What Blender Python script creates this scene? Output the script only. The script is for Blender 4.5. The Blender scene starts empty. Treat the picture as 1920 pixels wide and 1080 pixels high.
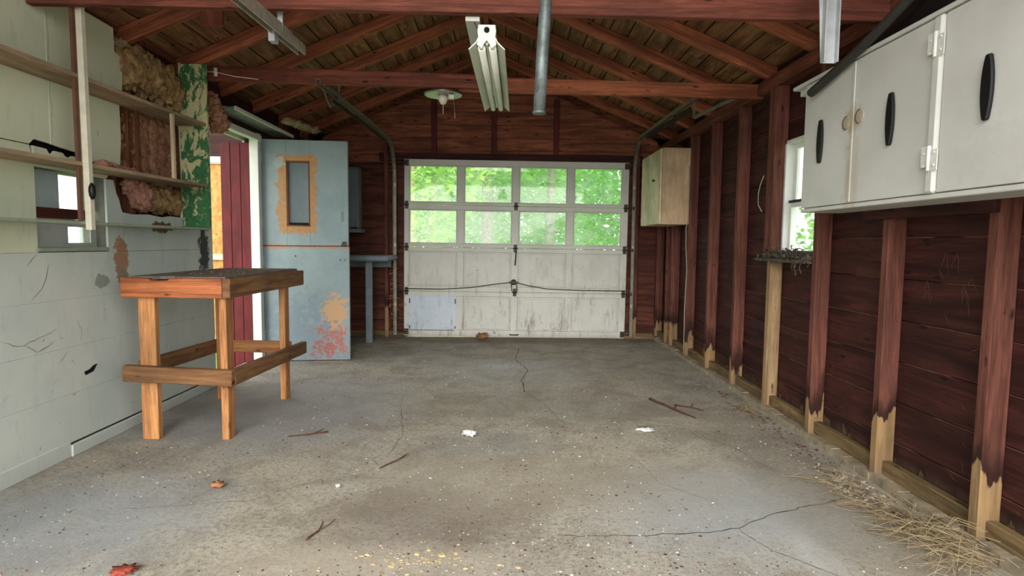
import bpy, bmesh, math, random
from mathutils import Vector, Matrix, Euler, noise
random.seed(7)
S = bpy.context.scene
COL = S.collection
R = math.radians

# ------------------------------------------------------------------ helpers
def lin(c):
    out = []
    for v in c[:3]:
        v = v / 255.0
        out.append(v / 12.92 if v <= 0.04045 else ((v + 0.055) / 1.055) ** 2.4)
    return (out[0], out[1], out[2], 1.0)

W = {}                      # world matrix of each parent

def newbm():
    bm = bmesh.new()
    bm.loops.layers.uv.new('UVMap')
    return bm

def box(bm, c, s, rot=None, grain=None, mat=0, taper=None):
    """box centred at c with size s; uv runs along the grain"""
    sx, sy, sz = [v / 2 for v in s]
    if grain is None:
        grain = max(range(3), key=lambda i: s[i])
    off = (random.random() * 20, random.random() * 20)
    M = Matrix.Translation(c)
    if rot is not None:
        M = M @ (rot.to_matrix().to_4x4() if isinstance(rot, Euler) else rot)
    co = []
    for dx in (-1, 1):
        for dy in (-1, 1):
            for dz in (-1, 1):
                co.append(Vector((dx * sx, dy * sy, dz * sz)))
    vs = [bm.verts.new(M @ v) for v in co]
    uvl = bm.loops.layers.uv.verify()
    for idx, n in (((0, 1, 3, 2), 0), ((4, 6, 7, 5), 0), ((0, 4, 5, 1), 1), ((2, 3, 7, 6), 1), ((0, 2, 6, 4), 2), ((1, 5, 7, 3), 2)):
        f = bm.faces.new([vs[i] for i in idx])
        f.material_index = mat
        ax = [a for a in range(3) if a != n]
        if grain in ax:
            ua = grain; va = [a for a in ax if a != grain][0]
        else:
            ua, va = ax
        for l, i in zip(f.loops, idx):
            k = 1.0 if grain in ax else 0.2
            l[uvl].uv = (co[i][ua] * k + off[0], co[i][va] + off[1] + n * 0.37)
    return vs

def bx(bm, x0, x1, y0, y1, z0, z1, **k):
    return box(bm, Vector(((x0 + x1) / 2, (y0 + y1) / 2, (z0 + z1) / 2)), (x1 - x0, y1 - y0, z1 - z0), **k)

def beam(bm, a, b, w, h, up=Vector((0, 0, 1)), mat=0):
    """bar from a to b; w across, h along up"""
    a = Vector(a); b = Vector(b)
    d = (b - a); L = d.length; d.normalize()
    side = d.cross(up).normalized(); u2 = side.cross(d).normalized()
    M = Matrix((d, side, u2)).transposed().to_4x4()
    return box(bm, (a + b) / 2, (L, w, h), rot=M, grain=0, mat=mat)

def tube(bm, pts, r, seg=8, mat=0, cap=True):
    pts = [Vector(p) for p in pts]
    n = len(pts)
    rr = r if isinstance(r, (list, tuple)) else [r] * n
    rings = []
    prev = None
    for i, p in enumerate(pts):
        d = (pts[min(i + 1, n - 1)] - pts[max(i - 1, 0)]).normalized()
        if prev is None:
            ref = Vector((0, 0, 1)) if abs(d.z) < .9 else Vector((1, 0, 0))
            s = d.cross(ref).normalized()
        else:
            s = (prev - d * prev.dot(d)).normalized()
        prev = s
        t = d.cross(s)
        rings.append([bm.verts.new(p + (s * math.cos(2 * math.pi * k / seg) + t * math.sin(2 * math.pi * k / seg)) * rr[i]) for k in range(seg)])
    for i in range(n - 1):
        for k in range(seg):
            f = bm.faces.new((rings[i][k], rings[i][(k + 1) % seg], rings[i + 1][(k + 1) % seg], rings[i + 1][k]))
            f.material_index = mat; f.smooth = True
    if cap:
        for rg, fl in ((rings[0], True), (rings[-1], False)):
            f = bm.faces.new(rg[::-1] if fl else rg); f.material_index = mat

def lathe(bm, prof, c, seg=24, mat=0, M=None):
    c = Vector(c)
    rings = []
    for r, z in prof:
        row = []
        for k in range(seg):
            a = 2 * math.pi * k / seg
            v = Vector((r * math.cos(a), r * math.sin(a), z))
            if M: v = M @ v
            row.append(bm.verts.new(c + v))
        rings.append(row)
    for i in range(len(rings) - 1):
        for k in range(seg):
            f = bm.faces.new((rings[i][k], rings[i][(k + 1) % seg], rings[i + 1][(k + 1) % seg], rings[i + 1][k]))
            f.smooth = True; f.material_index = mat
    bm.faces.new(rings[0][::-1]).material_index = mat
    bm.faces.new(rings[-1]).material_index = mat

def prism(bm, pts, fn, t, mat=0, grain=0):
    """polygon pts (u, v) mapped by fn(u, v, depth) and given thickness t"""
    uvl = bm.loops.layers.uv.verify()
    off = (random.random() * 20, random.random() * 20)
    a = [bm.verts.new(fn(u, v, 0)) for u, v in pts]
    b = [bm.verts.new(fn(u, v, t)) for u, v in pts]
    fs = [bm.faces.new(a), bm.faces.new(b[::-1])]
    n = len(pts)
    for f, seq in ((fs[0], pts), (fs[1], pts[::-1])):
        for l, p in zip(f.loops, seq):
            l[uvl].uv = (p[grain] + off[0], p[1 - grain] + off[1])
    for i in range(n):
        j = (i + 1) % n
        f = bm.faces.new((a[j], a[i], b[i], b[j]))
        for l, p in zip(f.loops, (pts[j], pts[i], pts[i], pts[j])):
            l[uvl].uv = (p[grain] + off[0], p[1 - grain] + off[1])
        fs.append(f)
    for f in fs: f.material_index = mat

def strip(bm, pts, w, nrm, mat=0, lift=.0006, wob=1.0):
    """thin irregular crack or scratch lying on a surface"""
    pts = [Vector(p) for p in pts]; nrm = Vector(nrm)
    fine = []
    for a, b in zip(pts, pts[1:]):
        m = max(2, int((b - a).length / .03))
        for i in range(m):
            p = a.lerp(b, i / m)
            q = (noise.noise_vector(p * 23) * .010 + noise.noise_vector(p * 7) * .014) * wob
            q -= nrm * q.dot(nrm)
            fine.append(p + q)
    fine.append(pts[-1])
    vs = []
    for i, p in enumerate(fine):
        d = fine[min(i + 1, len(fine) - 1)] - fine[max(i - 1, 0)]
        s = d.cross(nrm).normalized()
        ww = w * (.35 + .9 * abs(noise.noise(p * 30))) * (.3 if i in (0, len(fine) - 1) else 1)
        vs.append((bm.verts.new(p + s * ww + nrm * lift), bm.verts.new(p - s * ww + nrm * lift)))
    for (a, b), (c, d) in zip(vs, vs[1:]):
        f = bm.faces.new((a, b, d, c)); f.material_index = mat

def blob(bm, c, s, amp=.25, freq=6, sub=3, mat=0, seed=0, rot=None, fib=0):
    """lumpy fibrous mass"""
    r = bmesh.ops.create_icosphere(bm, subdivisions=sub, radius=1)
    c = Vector(c); sv = Vector((seed * 3.1, seed * 1.7, seed))
    for v in r['verts']:
        d = v.co.normalized()
        k = 1 + amp * noise.fractal(d * freq * .35 + sv, 1.0, 2.0, 4) + fib * (random.random() - .5)
        p = Vector((d.x * s[0], d.y * s[1], d.z * s[2])) * k
        if rot: p = rot.to_matrix() @ p
        v.co = c + p
    for v in r['verts']:
        for f in v.link_faces: f.smooth = True; f.material_index = mat

def finish(bm, flip=True):
    bmesh.ops.recalc_face_normals(bm, faces=bm.faces)

def tag(o, label=None, cat=None, group=None, kind=None):
    if label: o['label'] = label
    if cat: o['category'] = cat
    if group: o['group'] = group
    if kind: o['kind'] = kind
    return o

def obj(name, bm, mats, parent=None, bevel=0, label=None, cat=None, group=None, kind=None, recalc=True, base=True):
    if recalc: finish(bm)
    if parent is not None:
        Mw = W[parent.name]
        bm.transform(Mw.inverted())
        loc = None
    else:
        loc = Vector((0, 0, 0))
        if base and len(bm.verts):
            xs = [v.co.x for v in bm.verts]; ys = [v.co.y for v in bm.verts]; zs = [v.co.z for v in bm.verts]
            loc = Vector(((min(xs) + max(xs)) / 2, (min(ys) + max(ys)) / 2, min(zs)))
        bm.transform(Matrix.Translation(-loc))
    me = bpy.data.meshes.new(name)
    bm.to_mesh(me); bm.free()
    for m in (mats if isinstance(mats, (list, tuple)) else [mats]):
        me.materials.append(m)
    o = bpy.data.objects.new(name, me); COL.objects.link(o)
    if parent is not None:
        o.parent = parent
        W[o.name] = W[parent.name].copy()
    else:
        o.location = loc
        W[o.name] = Matrix.Translation(loc)
    if bevel:
        b = o.modifiers.new('edge', 'BEVEL'); b.width = bevel; b.segments = 1; b.limit_method = 'ANGLE'; b.angle_limit = R(40)
    return tag(o, label, cat, group, kind)

def thing(name, label=None, cat=None, loc=(0, 0, 0), rz=0, group=None, kind=None):
    o = bpy.data.objects.new(name, None); COL.objects.link(o)
    o.empty_display_size = .05
    o.location = loc; o.rotation_euler = (0, 0, rz)
    W[o.name] = Matrix.Translation(loc) @ Matrix.Rotation(rz, 4, 'Z')
    return tag(o, label, cat, group, kind)

# ------------------------------------------------------------------ node helpers
class G:
    def __init__(s, name):
        s.m = bpy.data.materials.new(name); s.m.use_nodes = True
        s.t = s.m.node_tree; s.t.nodes.clear()
        s.out = s.t.nodes.new('ShaderNodeOutputMaterial')
    def n(s, typ, props=None, **ins):
        nd = s.t.nodes.new('ShaderNode' + typ)
        for k, v in (props or {}).items(): setattr(nd, k, v)
        for k, v in ins.items():
            key = k.replace('_', ' ')
            sk = nd.inputs[int(k[1:])] if (k[0] == 'i' and k[1:].isdigit()) else nd.inputs[key]
            if hasattr(v, 'links') or isinstance(v, bpy.types.NodeSocket): s.t.links.new(v, sk)
            else: sk.default_value = v
        return nd
    def math(s, op, a, b=None, c=None, clamp=False):
        nd = s.t.nodes.new('ShaderNodeMath'); nd.operation = op; nd.use_clamp = clamp
        for i, v in enumerate((a, b, c)):
            if v is None: continue
            if isinstance(v, bpy.types.NodeSocket): s.t.links.new(v, nd.inputs[i])
            else: nd.inputs[i].default_value = v
        return nd.outputs[0]
    def mix(s, f, a, b, mode='MIX'):
        nd = s.t.nodes.new('ShaderNodeMix'); nd.data_type = 'RGBA'; nd.blend_type = mode
        for sk, v in ((nd.inputs[0], f), (nd.inputs[6], a), (nd.inputs[7], b)):
            if isinstance(v, bpy.types.NodeSocket): s.t.links.new(v, sk)
            else: sk.default_value = v
        return nd.outputs[2]
    def step(s, v, lo, hi):
        nd = s.t.nodes.new('ShaderNodeMapRange'); nd.interpolation_type = 'SMOOTHSTEP'
        s.t.links.new(v, nd.inputs[0]); nd.inputs[1].default_value = lo; nd.inputs[2].default_value = hi
        return nd.outputs[0]
    def uv(s): return s.n('TexCoord').outputs['UV']
    def pos(s): return s.n('NewGeometry').outputs['Position']
    def map(s, v, sc=(1, 1, 1), loc=(0, 0, 0)):
        return s.n('Mapping', None, Vector=v, Scale=sc, Location=loc).outputs[0]
    def noise(s, v, sc, det=4, rough=.6, dist=0):
        return s.n('TexNoise', None, Vector=v, Scale=sc, Detail=det, Roughness=rough, Distortion=dist).outputs['Fac']
    def sep(s, v):
        return s.n('SeparateXYZ', None, Vector=v).outputs
    def near(s, p, c, r, nz=.3, nsc=14, soft=.075):
        """mask 1 within an ellipsoid of radii r about world point c, ragged by noise"""
        q = s.n('Mapping', {'vector_type': 'POINT'}, Vector=p, Location=tuple(-c[i] / r[i] for i in range(3)), Scale=tuple(1 / v for v in r)).outputs[0]
        d = s.n('VectorMath', {'operation': 'LENGTH'}, i0=q).outputs['Value']
        n = s.math('MULTIPLY', s.math('SUBTRACT', s.noise(p, nsc, 5, .7), .5), nz * 4)
        return s.step(s.math('ADD', d, n), 1 + soft, 1 - soft)
    def done(s, col, rough=.8, bump=None, bs=.3, bd=.01, metal=0, spec=.3, alpha=None):
        b = s.n('BsdfPrincipled', None, Base_Color=col, Roughness=rough, Metallic=metal)
        b.inputs['Specular IOR Level'].default_value = spec
        if bump is not None:
            bn = s.n('Bump', None, Height=bump, Strength=bs, Distance=bd)
            s.t.links.new(bn.outputs[0], b.inputs['Normal'])
        s.t.links.new(b.outputs[0], s.out.inputs[0])
        return s.m

def plain(name, c, rough=.7, metal=0, var=.12, sc=9, spec=.3, dirt=None, dirtamt=.62):
    g = G(name); p = g.pos()
    n = g.noise(p, sc, 6, .65)
    c = lin(c)
    col = g.mix(g.step(n, .3, .7), tuple(v * (1 - var) for v in c[:3]) + (1,), tuple(min(1, v * (1 + var)) for v in c[:3]) + (1,))
    if dirt:
        d = g.step(g.noise(g.map(p, (1, 1, .6)), sc * 2.7, 8, .75), dirtamt, dirtamt + .1)
        col = g.mix(d, col, lin(dirt))
    return g.done(col, rough, n, .15, .005, metal, spec)

def wood(name, a, b, knot=(40, 20, 14), rough=.8, along=1.3, across=22, knots=True, bare=None, barecol=(166, 134, 94), darkcol=(38, 22, 18), fade=None, spec=.2, scuff=None):
    g = G(name); uv = g.uv(); p = g.pos()
    rnd = g.n('ObjectInfo').outputs['Random']
    n1 = g.noise(g.map(uv, (along, across, 1)), 1, 6, .68, .8)
    n2 = g.noise(g.map(uv, (along * 5, across * 6, 1)), 1, 3, .7)
    n3 = g.noise(g.map(p, (1, 1, 1)), 2.2, 4, .6)
    col = g.mix(g.step(n1, .34, .66), lin([min(255, v * 1.1) for v in a]), lin(b))
    col = g.mix(g.math('MULTIPLY', g.step(n2, .42, .75), .45), col, lin(knot))
    col = g.mix(g.math('MULTIPLY', g.step(n3, .38, .68), .5), col, lin([v * .6 for v in a]))
    if knots:
        vo = g.n('TexVoronoi', None, Vector=g.map(uv, (5.5, 17, 1)), Scale=1.0)
        kr = g.sep(vo.outputs['Color'])[0]
        col = g.mix(g.math('MULTIPLY', g.math('MULTIPLY', g.step(g.math('ADD', vo.outputs['Distance'], g.math('MULTIPLY', g.noise(p, 60, 3, .6), .12)), .24, .14), g.step(kr, .5, .6)), .85), col, lin(knot))
    if scuff:
        sc = g.step(g.noise(g.map(uv, (3, 30, 1)), 1.6, 8, .82), .60, .70)
        col = g.mix(g.math('MULTIPLY', sc, .7), col, lin(scuff))
    if bare is not None:
        z = g.sep(p)[2]
        nz = g.noise(g.map(p, (1, 1, .22)), 13, 4, .55)
        h = g.math('ADD', g.math('SUBTRACT', z, g.math('MULTIPLY', g.math('SUBTRACT', nz, .5), .55)), g.math('MULTIPLY', g.math('SUBTRACT', rnd, .5), bare * .7))
        wet = g.step(h, bare * 1.75, bare * 1.1)
        col = g.mix(g.math('MULTIPLY', wet, .85), col, lin(darkcol))
        bc = g.mix(g.step(n1, .3, .7), lin(barecol), lin([v * .72 for v in barecol]))
        col = g.mix(g.step(h, bare * 1.02, bare * .95), col, bc)
        low = g.step(g.math('ADD', z, g.math('MULTIPLY', nz, .12)), .22, .05)
        col = g.mix(g.math('MULTIPLY', low, .75), col, lin((112, 98, 76)))
    return g.done(col, rough, n2, .35, .004, 0, spec)

# ------------------------------------------------------------------ materials
M_stud = wood('stud_wood', (118, 74, 61), (86, 50, 41), rough=.75, bare=.25, scuff=(140, 86, 74))
M_tanstud = wood('bare_stud_wood', (160, 134, 100), (126, 98, 70), knot=(70, 50, 34), darkcol=(80, 58, 40))
M_rafter = wood('rafter_wood', (176, 106, 74), (124, 70, 48), rough=.72, scuff=(188, 126, 92))
M_tie = wood('tie_beam_wood', (132, 76, 60), (96, 52, 41), rough=.7, scuff=(182, 116, 90))
M_sheath = wood('sheathing_wood', (74, 39, 33), (46, 23, 20), knot=(24, 12, 10), rough=.72, across=14, bare=.075, barecol=(104, 88, 56), scuff=(92, 58, 46))
M_roof = wood('roof_board_wood', (150, 110, 76), (104, 70, 46), knot=(36, 20, 14), across=12, scuff=(120, 92, 58))
M_farboard = wood('far_wall_board', (104, 60, 48), (68, 38, 32), knot=(30, 16, 12), across=12, scuff=(130, 84, 66))
M_gable = wood('gable_board_wood', (156, 96, 70), (98, 56, 42), across=12, scuff=(140, 84, 62))
M_plate = wood('sill_plate_wood', (132, 110, 76), (88, 72, 48), knot=(50, 40, 28), across=10, scuff=(60, 50, 36))
M_bench = wood('bench_wood', (206, 148, 94), (156, 98, 56), knot=(84, 40, 20), rough=.6, spec=.3, scuff=(206, 156, 110))
M_benchred = wood('bench_apron_wood', (186, 112, 68), (142, 76, 44), knot=(90, 38, 20), rough=.6, spec=.3, scuff=(206, 130, 84))
M_benchdull = wood('bench_rail_wood', (142, 104, 70), (108, 74, 48), knot=(66, 38, 22), rough=.7, scuff=(160, 112, 76))
M_benchtop = plain('bench_top_board', (112, 104, 94), .8, var=.3, sc=14, dirt=(70, 58, 46))
M_shelf = wood('shelf_wood', (176, 154, 126), (156, 132, 108), knot=(110, 84, 66), across=9, knots=False, rough=.75)
M_strip = wood('brown_strip_wood', (128, 84, 54), (100, 60, 40), knot=(60, 36, 22))
M_strip_dark = wood('dark_siding_wood', (58, 34, 28), (40, 24, 20), knots=False)
M_stick = wood('pale_stick_wood', (226, 208, 172), (206, 186, 150), knot=(150, 126, 96), knots=False)
M_birch = wood('small_cabinet_side', (196, 170, 138), (186, 158, 124), knot=(170, 140, 104), across=8, knots=False, rough=.55)
M_birchdoor = wood('small_cabinet_door', (212, 202, 172), (196, 184, 146), knot=(168, 154, 116), along=2, across=6, knots=False, rough=.5)
M_reddoor = wood('red_board_paint', (98, 32, 35), (82, 26, 30), knot=(76, 24, 26), across=10, knots=False, rough=.6)
M_redsill = wood('dark_red_sill_wood', (98, 40, 30), (74, 28, 22), rough=.6)
M_cream = plain('cream_post_paint', (214, 208, 186), .6, var=.1, sc=14, dirt=(140, 126, 104), dirtamt=.66)
M_white = plain('white_trim_paint', (214, 216, 208), .55, var=.06, sc=10, dirt=(150, 140, 122), dirtamt=.68)
M_sash = plain('white_sash_paint', (232, 234, 230), .5, var=.04)
M_greywood = plain('blue_grey_furniture_paint', (122, 134, 138), .65, var=.14, sc=12, dirt=(84, 92, 94))
M_slab = plain('grey_green_board', (120, 128, 118), .75, var=.2, sc=9, dirt=(84, 88, 80))
M_black = plain('black_plastic', (20, 20, 21), .42, var=.3, sc=20)
M_tarp = plain('black_sheeting', (20, 20, 20), .5, var=.4, sc=8)
M_hose = plain('dark_hose_rubber', (52, 50, 46), .5, var=.15)
M_dark = plain('dark_gap', (14, 12, 11), .9)
M_iron = plain('dark_iron', (62, 60, 56), .5, .5, var=.25, sc=30)
M_galv = plain('galvanised_steel', (104, 112, 110), .5, .45, var=.35, sc=14, dirt=(62, 64, 62), dirtamt=.56)
M_track = plain('track_steel', (136, 132, 118), .5, .5, var=.2, sc=16)
M_trackpale = plain('pale_track_steel', (176, 172, 156), .5, .4, var=.2, sc=20)
M_strap = plain('pale_grey_strap', (178, 182, 184), .5, .2, var=.12, sc=12)
M_chrome = plain('lamp_metal', (158, 156, 144), .3, .9, var=.08)
M_porc = plain('porcelain', (222, 216, 200), .35, var=.04, spec=.5)
M_enamel = plain('fixture_enamel', (196, 202, 184), .35, var=.05, sc=8, spec=.5, dirt=(180, 174, 150), dirtamt=.7)
M_tubeglass = plain('lamp_tube_glass', (232, 236, 222), .25, var=.02, spec=.5)
M_paper = plain('white_paper', (204, 200, 192), .8, var=.06)
M_string = plain('pale_string', (172, 164, 148), .8)
M_rope = plain('grey_rod', (82, 80, 72), .6, .3)
M_straw = plain('straw', (150, 132, 100), .8, var=.25, sc=30)
M_twig = plain('twig_bark', (84, 54, 42), .85, var=.3, sc=40)
M_leafdry = plain('dry_leaf', (150, 104, 70), .8, var=.35, sc=30)
M_nest = plain('shredded_fibre', (98, 90, 76), .95, var=.5, sc=40, dirt=(40, 35, 30), dirtamt=.47)
M_rustdark = plain('dark_rust', (88, 66, 50), .8)
M_rust = plain('rusty_stain', (176, 166, 146), .8, var=.2, sc=30)
M_green_edge = plain('green_shelf_paint', (150, 160, 140), .5, var=.15, sc=10, dirt=(100, 104, 90))
M_greysheet = plain('grey_plastic_film', (186, 190, 188), .6, var=.1, sc=7)

def insul(name, a, b, c):
    g = G(name); p = g.pos()
    n = g.noise(p, 11, 8, .72, 1.2); n2 = g.noise(p, 60, 5, .8)
    col = g.mix(g.step(n, .3, .66), lin(a), lin(b))
    col = g.mix(g.math('MULTIPLY', g.step(n2, .5, .75), .6), col, lin(c))
    return g.done(col, .95, n2, .9, .012, 0, .1)
M_ins_brown = insul('brown_insulation', (132, 100, 66), (214, 180, 128), (92, 62, 40))
M_ins_dark = insul('red_brown_insulation', (138, 96, 76), (196, 148, 118), (92, 56, 42))
M_ins_pink = insul('pink_insulation', (164, 112, 96), (204, 154, 134), (108, 66, 54))
M_ins_pale = insul('pale_insulation_paper', (150, 128, 98), (196, 178, 142), (110, 86, 60))

def wallpaint(name, a, b, seams=None):
    g = G(name); p = g.pos()
    n = g.noise(p, 1.6, 5, .6); n2 = g.noise(g.map(p, (1, 1, .5)), 24, 8, .75)
    z = g.sep(p)[2]
    col = g.mix(g.step(n, .3, .7), lin(a), lin(b))
    col = g.mix(g.step(g.noise(g.map(p, (1, .8, 2.2)), 5, 8, .8), .66, .74), col, lin((150, 150, 138)))
    col = g.mix(g.math('MULTIPLY', g.step(g.noise(g.map(p, (1, 2.5, .6)), 9, 6, .7), .5, .75), .3), col, lin((168, 172, 160)))
    col = g.mix(g.step(n2, .67, .72), col, lin((92, 86, 74)))
    lo = g.math('MULTIPLY', g.step(g.math('ADD', z, g.math('MULTIPLY', n, .2)), .26, .05), .4)
    col = g.mix(lo, col, lin((150, 152, 146)))
    p2 = g.near(p, (-2.26, 3.47, 1.02), (.2, .06, .12), .6, 24)
    col = g.mix(p2, col, lin((176, 132, 102)))
    p3 = g.near(p, (-2.26, 4.42, 1.06), (.3, .07, .17), .8, 16, .3)
    col = g.mix(p3, col, lin((56, 54, 48)))
    p4 = g.near(p, (-2.26, 3.48, .91), (.2, .05, .05), .3, 20)
    col = g.mix(p4, col, lin((150, 138, 116)))
    p5 = g.near(p, (-2.26, 3.3, .9), (.2, .06, .035), .5, 16)
    col = g.mix(g.math('MULTIPLY', p5, .6), col, lin((110, 104, 80)))
    p6 = g.near(p, (-2.26, 3.9, 1.215), (.2, .12, .035), .6, 22)
    col = g.mix(p6, col, lin((120, 78, 50)))
    return g.done(col, .6, g.math('ADD', n2, g.math('MULTIPLY', n, 2)), .12, .006, 0, .35)
M_wallL = wallpaint('sage_white_wall_paint', (212, 218, 208), (194, 204, 198))
M_wallU = wallpaint('sage_green_panel_paint', (222, 226, 198), (206, 213, 184))

def floor_mat():
    g = G('worn_concrete'); p = g.pos()
    big = g.noise(p, .7, 5, .6, .5); mid = g.noise(p, 3.2, 8, .72, .4); fine = g.noise(p, 46, 6, .75); grit = g.noise(p, 150, 3, .8)
    col = g.mix(g.step(big, .36, .64), lin((168, 160, 142)), lin((162, 158, 147)))
    col = g.mix(g.math('MULTIPLY', g.step(mid, .40, .64), .75), col, lin((122, 113, 97)))
    col = g.mix(g.math('MULTIPLY', g.step(g.noise(p, 9, 8, .8, .6), .52, .68), .55), col, lin((182, 178, 166)))
    col = g.mix(g.math('MULTIPLY', g.step(g.noise(g.map(p, (1, 1.6, 1)), 14, 8, .8, .4), .56, .68), .6), col, lin((108, 99, 86)))
    col = g.mix(g.math('MULTIPLY', g.step(fine, .46, .66), .75), col, lin((100, 92, 78)))
    col = g.mix(g.math('MULTIPLY', g.step(grit, .54, .66), .7), col, lin((206, 200, 186)))
    col = g.mix(g.math('MULTIPLY', g.step(g.noise(p, 95, 4, .8), .56, .68), .7), col, lin((86, 78, 66)))
    col = g.mix(g.step(g.noise(p, 30, 8, .85), .66, .71), col, lin((70, 62, 52)))
    for c, r, cc, k in (((-.35, 2.35, 0), (.38, .3, .5), (104, 92, 80), .6), ((-1.75, 2.3, 0), (.5, .45, .5), (150, 157, 162), .6), ((-1.5, 3.9, 0), (.75, .8, .5), (146, 148, 150), .6),
                        ((.95, 2.45, 0), (.5, .45, .5), (156, 160, 160), .7), ((.15, 2.75, 0), (.8, .35, .4), (150, 140, 122), .5), ((0, 5.2, 0), (.6, .5, .5), (168, 168, 162), .5),
                        ((1.15, 2.02, 0), (.07, .22, .3), (196, 196, 192), .3), ((-.02, 5.35, 0), (.16, .12, .3), (190, 192, 188), .5), ((.1, 6.85, 0), (1.8, .25, .4), (92, 82, 66), .6),
                        ((-.5, 2.0, 0), (.5, .12, .3), (176, 166, 148), .5), ((1.45, 2.6, 0), (.25, 1.2, .4), (122, 114, 98), .45), ((.3, 4.0, 0), (.9, .35, .4), (126, 120, 104), .4), ((-.1, 3.25, 0), (.35, .2, .3), (122, 124, 122), .4)):
        m = g.near(p, c, r, .4, 5, .6)
        col = g.mix(g.math('MULTIPLY', m, k), col, lin(cc))
    hgt = g.math('ADD', g.math('MULTIPLY', fine, .7), g.math('ADD', g.math('MULTIPLY', mid, 1.2), g.math('MULTIPLY', grit, .3)))
    return g.done(col, .82, hgt, .45, .006, 0, .3)
M_floor = floor_mat()
M_crack = plain('dark_crack', (62, 56, 48), .95)  # dark brown of the floor cracks
M_wallcrack = plain('paint_crack', (122, 116, 102), .9)
M_scratch = plain('pale_scratch', (122, 94, 80), .9)
M_curb = plain('concrete_curb', (142, 130, 108), .9, var=.3, sc=14, dirt=(92, 80, 62))

def green_mat():
    g = G('peeling_green_paint'); p = g.pos()
    n = g.noise(g.map(p, (1, 1, .5)), 13, 8, .7, .5); n2 = g.noise(p, 40, 5, .7)
    col = g.mix(g.step(n2, .3, .7), lin((46, 98, 58)), lin((68, 122, 76)))
    z = g.sep(p)[2]
    t = g.math('ADD', n, g.math('MULTIPLY', g.math('SUBTRACT', z, 1.75), .07))
    col = g.mix(g.step(t, .495, .53), col, g.mix(n2, lin((214, 210, 164)), lin((188, 182, 132))))
    return g.done(col, .6, n, .3, .006)
M_green = green_mat()

def dutch_mat():
    g = G('weathered_blue_grey_door_paint'); p = g.pos()
    n = g.noise(p, 3, 6, .65); n2 = g.noise(p, 28, 8, .75)
    col = g.mix(g.step(n, .32, .68), lin((128, 146, 150)), lin((146, 160, 162)))
    col = g.mix(g.step(g.noise(p, 12, 8, .8), .64, .72), col, lin((104, 120, 126)))
    col = g.mix(g.step(n2, .69, .74), col, lin((70, 82, 88)))
    # sanded wood around the window opening and along the split, bare patch low on the door
    X, Y, Z = g.sep(p)[:3]
    q = g.math('MULTIPLY', g.math('SUBTRACT', g.math('ADD', g.math('MULTIPLY', g.noise(p, 26, 6, .75), .6), g.math('MULTIPLY', g.noise(p, 7, 3, .6), .6)), .6), .26)
    dx = g.math('SUBTRACT', g.math('ABSOLUTE', g.math('ADD', X, 1.945)), .17)
    dz = g.math('SUBTRACT', g.math('ABSOLUTE', g.math('SUBTRACT', Z, 1.565)), .36)
    d = g.math('ADD', g.math('MAXIMUM', dx, dz), q)
    tan = g.mix(g.noise(p, 30, 4, .6), lin((196, 150, 102)), lin((150, 110, 72)))
    col = g.mix(g.step(d, .012, -.004), col, tan)
    e = g.math('ADD', g.math('ABSOLUTE', g.math('SUBTRACT', Z, 1.083)), g.math('MULTIPLY', q, .25))
    col = g.mix(g.math('MULTIPLY', g.step(e, .02, .012), .8), col, lin((176, 128, 92)))
    for c, r, cc, nz, nsc_ in (((-1.61, 5.6, .47), (.11, .4, .16), (196, 156, 118), .9, 26), ((-1.68, 5.6, .27), (.11, .4, .06), (176, 108, 92), 2.6, 30), ((-1.69, 5.6, .13), (.12, .4, .08), (172, 100, 92), 2.4, 30), ((-1.58, 5.6, .2), (.05, .4, .09), (176, 110, 96), 2.4, 30), ((-2.1, 5.6, 1.86), (.05, .4, .05), (160, 168, 168), .7, 20), ((-2.0, 5.6, .35), (.25, .4, .25), (132, 148, 158), 1.6, 18)):
        col = g.mix(g.near(p, c, r, nz, nsc_, .12), col, lin(cc))
    return g.done(col, .6, n2, .2, .004, 0, .35)
M_dutch = dutch_mat()

def white_cab():
    g = G('grubby_white_cabinet_paint'); p = g.pos()
    n = g.noise(p, 3, 5, .6); n2 = g.noise(g.map(p, (1, 1, .5)), 16, 8, .8)
    col = g.mix(g.step(n, .3, .7), lin((206, 206, 200)), lin((194, 194, 186)))
    col = g.mix(g.math('MULTIPLY', g.step(n2, .66, .74), .7), col, lin((150, 142, 124)))
    for c, r, cc, k in (((1.55, 2.66, 1.70), (.1, .05, .06), (170, 148, 112), .6), ((1.55, 2.66, 1.45), (.1, .05, .18), (176, 164, 138), .5), ((1.55, 1.85, 1.42), (.1, .15, .1), (166, 164, 154), .2)):
        col = g.mix(g.math('MULTIPLY', g.near(p, c, r, .9, 20, .5), k), col, lin(cc))
    return g.done(col, .45, n2, .08, .004, 0, .4)
M_cab = white_cab()

def gdoor(name, a, b):
    g = G(name); p = g.pos()
    n = g.noise(p, 3, 5, .6); n2 = g.noise(g.map(p, (1, 1, .18)), 16, 8, .8); n3 = g.noise(p, 9, 8, .8)
    z = g.sep(p)[2]
    col = g.mix(g.step(n, .3, .7), lin(a), lin(b))
    k = g.math('MULTIPLY', g.step(n2, .52, .66), g.step(z, 1.3, .0))
    col = g.mix(g.math('MULTIPLY', k, .8), col, lin((128, 120, 104)))
    col = g.mix(g.math('MULTIPLY', g.step(n3, .61, .68), g.step(z, 1.15, .95)), col, lin((104, 98, 84)))
    col = g.mix(g.math('MULTIPLY', g.step(g.math('ADD', z, g.math('MULTIPLY', n3, .12)), .15, .03), .6), col, lin((142, 126, 98)))
    return g.done(col, .5, n2, .1, .004, 0, .4)
M_gd = gdoor('off_white_garage_door_paint', (212, 212, 202), (200, 200, 189))
M_gdblue = gdoor('bluish_white_patch_paint', (204, 214, 222), (192, 204, 214))

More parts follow.
